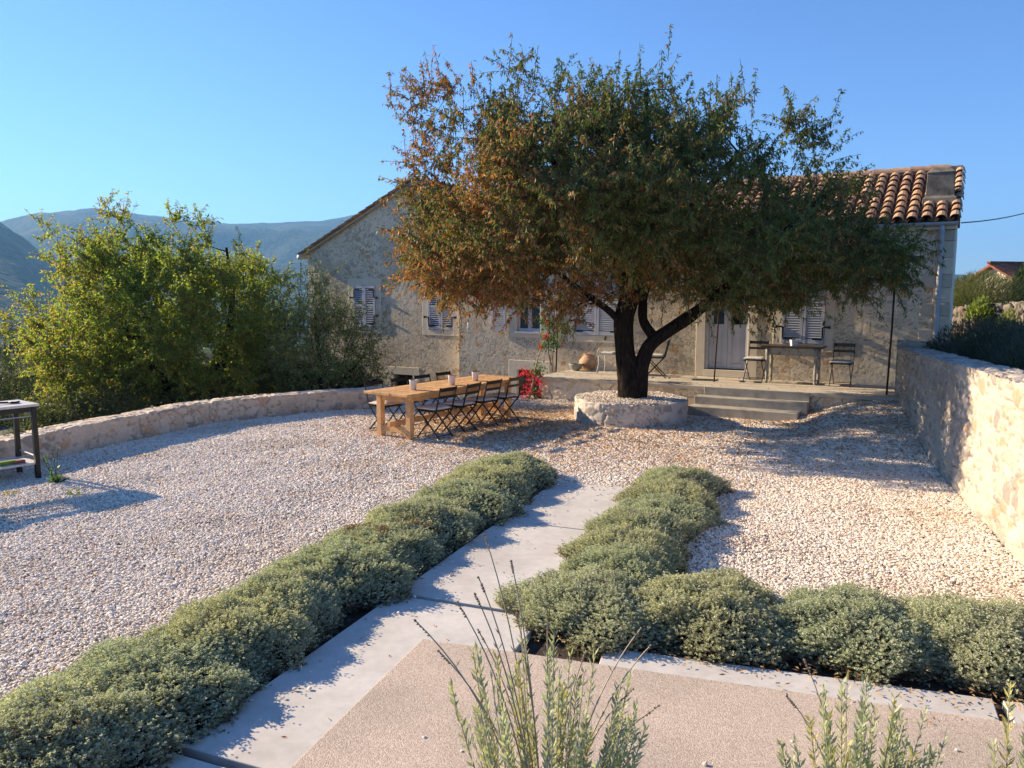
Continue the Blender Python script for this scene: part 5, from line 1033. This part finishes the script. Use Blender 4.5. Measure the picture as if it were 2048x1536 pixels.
# weed by the grill table
wp = at(113, 968); t = thing("weed", "wispy green weed growing out of the gravel beside the grill table", "plant", tuple(wp)); rs = np.random.default_rng(5); P = []; D = []; Cw = []; sm = MB()
for k in range(26):
    a = rs.uniform(0, 6.28); tall = k < 5; h_ = rs.uniform(.28, .48) if tall else rs.uniform(.06, .16); r_ = rs.uniform(.03, .14); q = wp+vec(r_*math.cos(a), r_*math.sin(a), h_); sm.tube([wp, (wp+q)/2+vec(r_*.2*math.cos(a), 0, h_*.1), q], [.004, .003, .002], 4, False)
    for j in range(16): f = rs.uniform(.2, 1); P.append(wp+(q-wp)*f); D.append(rs.normal(0, .7, 3)+vec(0, 0, .4)); Cw.append(vec(.09, .16, .05)*rs.uniform(.7, 1.4))
leaf_obj("foliage", np.array(P), np.array(D), .045, .008, np.array(Cw), M['leaf_bright'], t); sm.build("stems", M['leaf_bright'], t)
P = np.array([wp+vec(.06, 0, .45), wp+vec(.04, 0, .22)]); leaf_obj("flowers", np.repeat(P, 6, 0), rs.normal(size=(12, 3)), .02, .015, vec(.7, .7, .6), M['petal'], t)
for (px, py, lab, kc) in ((22, 992, "tiny yellowish weed in the gravel at the left edge", vec(.20, .19, .06)), (148, 990, "tiny green weed in the gravel right of the wispy weed", vec(.10, .16, .05))):
    p = at(px, py); t2 = thing("weed", lab, "plant", tuple(p)); n = 34; a = rs.uniform(0, 6.28, n); P = p+np.stack([.03*np.cos(a), .03*np.sin(a), rs.uniform(0, .04, n)], -1); D = np.stack([np.cos(a), np.sin(a), rs.uniform(.2, 1, n)], -1)
    leaf_obj("foliage", P, D, .06, .014, kc*rs.uniform(.7, 1.3, (n, 1)), M['leaf_bright'], t2)
# shrubs behind the tall wall
def upright_shrub(name, p, w, h, n, L, Wd, c1, c2, label, seed, cat="shrub", group=None, mat='leaf', spread=.6, kstem=60):
    rs = np.random.default_rng(seed); t = thing(name, label, cat, tuple(p), group); a = rs.uniform(0, 6.28, n); u = rs.random(n)**.5; hh = h*(1-.55*u**2)*rs.uniform(.15, 1.0, n)**.6
    P = p+np.stack([w*u*np.cos(a), w*u*np.sin(a), hh], -1); D = np.stack([spread*u*np.cos(a), spread*u*np.sin(a), np.full(n, .9)], -1)+rs.normal(0, .3, (n, 3)); col = c1+(c2-c1)*rs.random((n, 1))
    leaf_obj("foliage", P, D, L*rs.uniform(.6, 1.3, n), Wd, col, M[mat], t); sm = MB()
    for k in range(kstem): aa = rs.uniform(0, 6.28); uu = rs.random()**.5; sm.tube([p+vec(w*.3*uu*math.cos(aa), w*.3*uu*math.sin(aa), 0), p+vec(w*uu*math.cos(aa)*.9, w*uu*math.sin(aa)*.9, h*(1-.55*uu**2)*.9)], [.008, .003], 4, False)
    sm.build("stems", M['twig'], t); return t
g_ = "dark shrubs behind the tall wall"
nm = ["nearest dark grey green shrub behind the tall wall at the right edge", "second dark shrub from the right edge behind the tall wall", "third dark shrub from the right edge behind the tall wall", "fourth dark shrub from the right edge behind the tall wall", "farthest dark shrub behind the tall wall close to the house corner"]
for k, f in enumerate((3.6, 4.8, 5.9, 6.9, 7.7)):
    c = WA+WD*f-WN*(1.15+.15*(k % 2)); upright_shrub("bushy_herb", vec(c[0], c[1], .95), .72, .98, 5200, .085, .012, vec(.035, .050, .035), vec(.085, .10, .07), nm[k], 60+k, "shrub", g_, spread=.7)
for k, f in enumerate((4.6, 6.2, 7.4)):
    c = WA+WD*f-WN*(2.3); upright_shrub("bushy_herb", vec(c[0], c[1], 1.0), .8, 1.0, 4200, .085, .013, vec(.035, .050, .035), vec(.085, .10, .07), ["right hand dark shrub of the rear row behind the tall wall", "middle dark shrub of the rear row behind the tall wall", "left hand dark shrub of the rear row behind the tall wall"][k], 70+k, "shrub", g_, spread=.7)
sweep_wall("dry_stone_wall", "grey dry stone field wall behind the shrubs at the right", [tuple(atY(1890, 617, 23)[:2]), tuple(atY(1975, 610, 21.5)[:2]), tuple(atY(2080, 600, 20)[:2])], .6, [1.9, 2.02, 2.12], .5, 71, -1, .03, .22, .10, 'dry', smear=.05)
P = atY(1965, 600, 27); P[2] = 1.3; upright_shrub("broom_bush", P, 1.6, 1.75, 15000, .22, .014, vec(.07, .085, .03), vec(.16, .17, .06), "rounded feathery olive green bush behind the field wall", 81, spread=.9)
P = atY(1905, 600, 29); P[2] = 1.2; upright_shrub("broom_bush", P, .9, 1.6, 4000, .20, .014, vec(.06, .085, .03), vec(.13, .16, .06), "smaller green bush against the house corner behind the field wall", 82, spread=.9)
P = atY(1960, 630, 20.9); P[2] = 1.45; upright_shrub("wild_plant", P, .32, .75, 500, .13, .05, vec(.12, .16, .03), vec(.24, .27, .06), "yellow green leafy plant sprouting from the field wall", 83, "plant", None, 'leaf_bright')
P = atY(2016, 665, 18.5); P[2] = 1.0; upright_shrub("wild_plant", P, .30, .95, 500, .12, .03, vec(.12, .14, .02), vec(.22, .22, .05), "yellowish weed growing in front of the field wall", 84, "plant", None, 'leaf_bright')
P = atY(2062, 540, 40); P[2] = 1.3; upright_shrub("garden_tree", P, .8, 2.7, 2500, .3, .12, vec(.02, .04, .012), vec(.05, .08, .025), "dark green tree right of the distant red roof", 85, "tree")
# fallen leaves
def litter():
    rs = np.random.default_rng(19); n = 9000; x = rs.normal(1.6, 2.4, n); y = rs.normal(13.0, 2.0, n); kk = in_poly(x, y, court) & (np.hypot(x-PC[0], y-PC[1]) > PR)
    x2 = rs.uniform(4.6, 7.0, 4200); y2 = rs.uniform(10.5, 15.3, 4200); k2 = in_poly(x2, y2, court) & (rs.random(4200) < np.clip((y2-10)/4.5, 0, 1)); x3 = rs.uniform(-6, 6, 700); y3 = rs.uniform(5, 14, 700); k3 = in_poly(x3, y3, court)
    x4 = -.2+rs.normal(0, 1.0, 5200); y4 = 13.8+rs.normal(0, 1.3, 5200); k4 = in_poly(x4, y4, court)
    x = np.r_[x[kk], x2[k2], x3[k3], x4[k4]]; y = np.r_[y[kk], y2[k2], y3[k3], y4[k4]]
    a = x*Vv[0]+y*Vv[1]; b_ = x*U[0]+y*U[1]; k = ~((a > -3.9) & (a < -.9) & (b_ < 9.3)); x, y = x[k], y[k]
    xt = rs.uniform(0, 7.1, 260); ot = rs.uniform(.02, 1.8, 260)**1; T_ = TL+ER*xt[:, None]+NI*ot[:, None]
    P = np.concatenate([np.stack([x, y, gz(x, y)+.022+rs.uniform(0, .012, len(x))], -1), np.concatenate([T_[:, :2], np.full((260, 1), TH+.006)], -1)])
    ga = rs.uniform(-4.0, -1.0, 900); gb = rs.uniform(.5, 8.8, 900); G_ = Vv*ga[:, None]+U*gb[:, None]; onp = (ga > aL) & (ga < aR); kk = ~onp | (rs.random(900) < .25); G_[:, 2] = np.where(onp, .024, -.026); P = np.concatenate([P, G_[kk]])
    ga = rs.uniform(-1.7, 2.4, 500); gb = rs.normal(4.78, .12, 500); G_ = Vv*ga[:, None]+U*gb[:, None]; G_[:, 2] = .034; P = np.concatenate([P, G_])
    n = len(P); D = np.stack([rs.normal(size=n), rs.normal(size=n), rs.normal(0, .18, n)], -1); r = rs.random((n, 1)); col = np.where(r < .5, B2*1.3, np.where(r < .8, OR_*1.15, vec(.40, .27, .12)))*rs.uniform(.7, 1.25, (n, 1))
    o = leaf_obj("fallen_leaves", P, D, np.where(P[:, 1] < 8.5, .042, .075)*rs.uniform(.6, 1.1, n), np.where(P[:, 1] < 8.5, .011, .022), col, M['litter'], None, up=vec(0, 0, 1)); struct(o, "stuff"); tag(o, "scattered brown and orange fallen leaves under the big tree", "fallen leaves")
litter()
# ------------------------------------------------------------------ haze
def haze():
    t = bpy.data.materials.new("haze"); t.use_nodes = True; nt = t.node_tree; nt.nodes.clear(); o = nt.nodes.new("ShaderNodeOutputMaterial"); v = nt.nodes.new("ShaderNodeVolumePrincipled")
    v.inputs["Color"].default_value = (.24, .55, 1, 1); v.inputs["Density"].default_value = .0002; v.inputs["Anisotropy"].default_value = .2; nt.links.new(v.outputs[0], o.inputs["Volume"])
    b = MB(); b.box((0, 0, 150), (11000, 11000, 560)); h = struct(b.build("haze", t), "stuff"); tag(h, "thin blue haze filling the valley air", "haze")
haze()
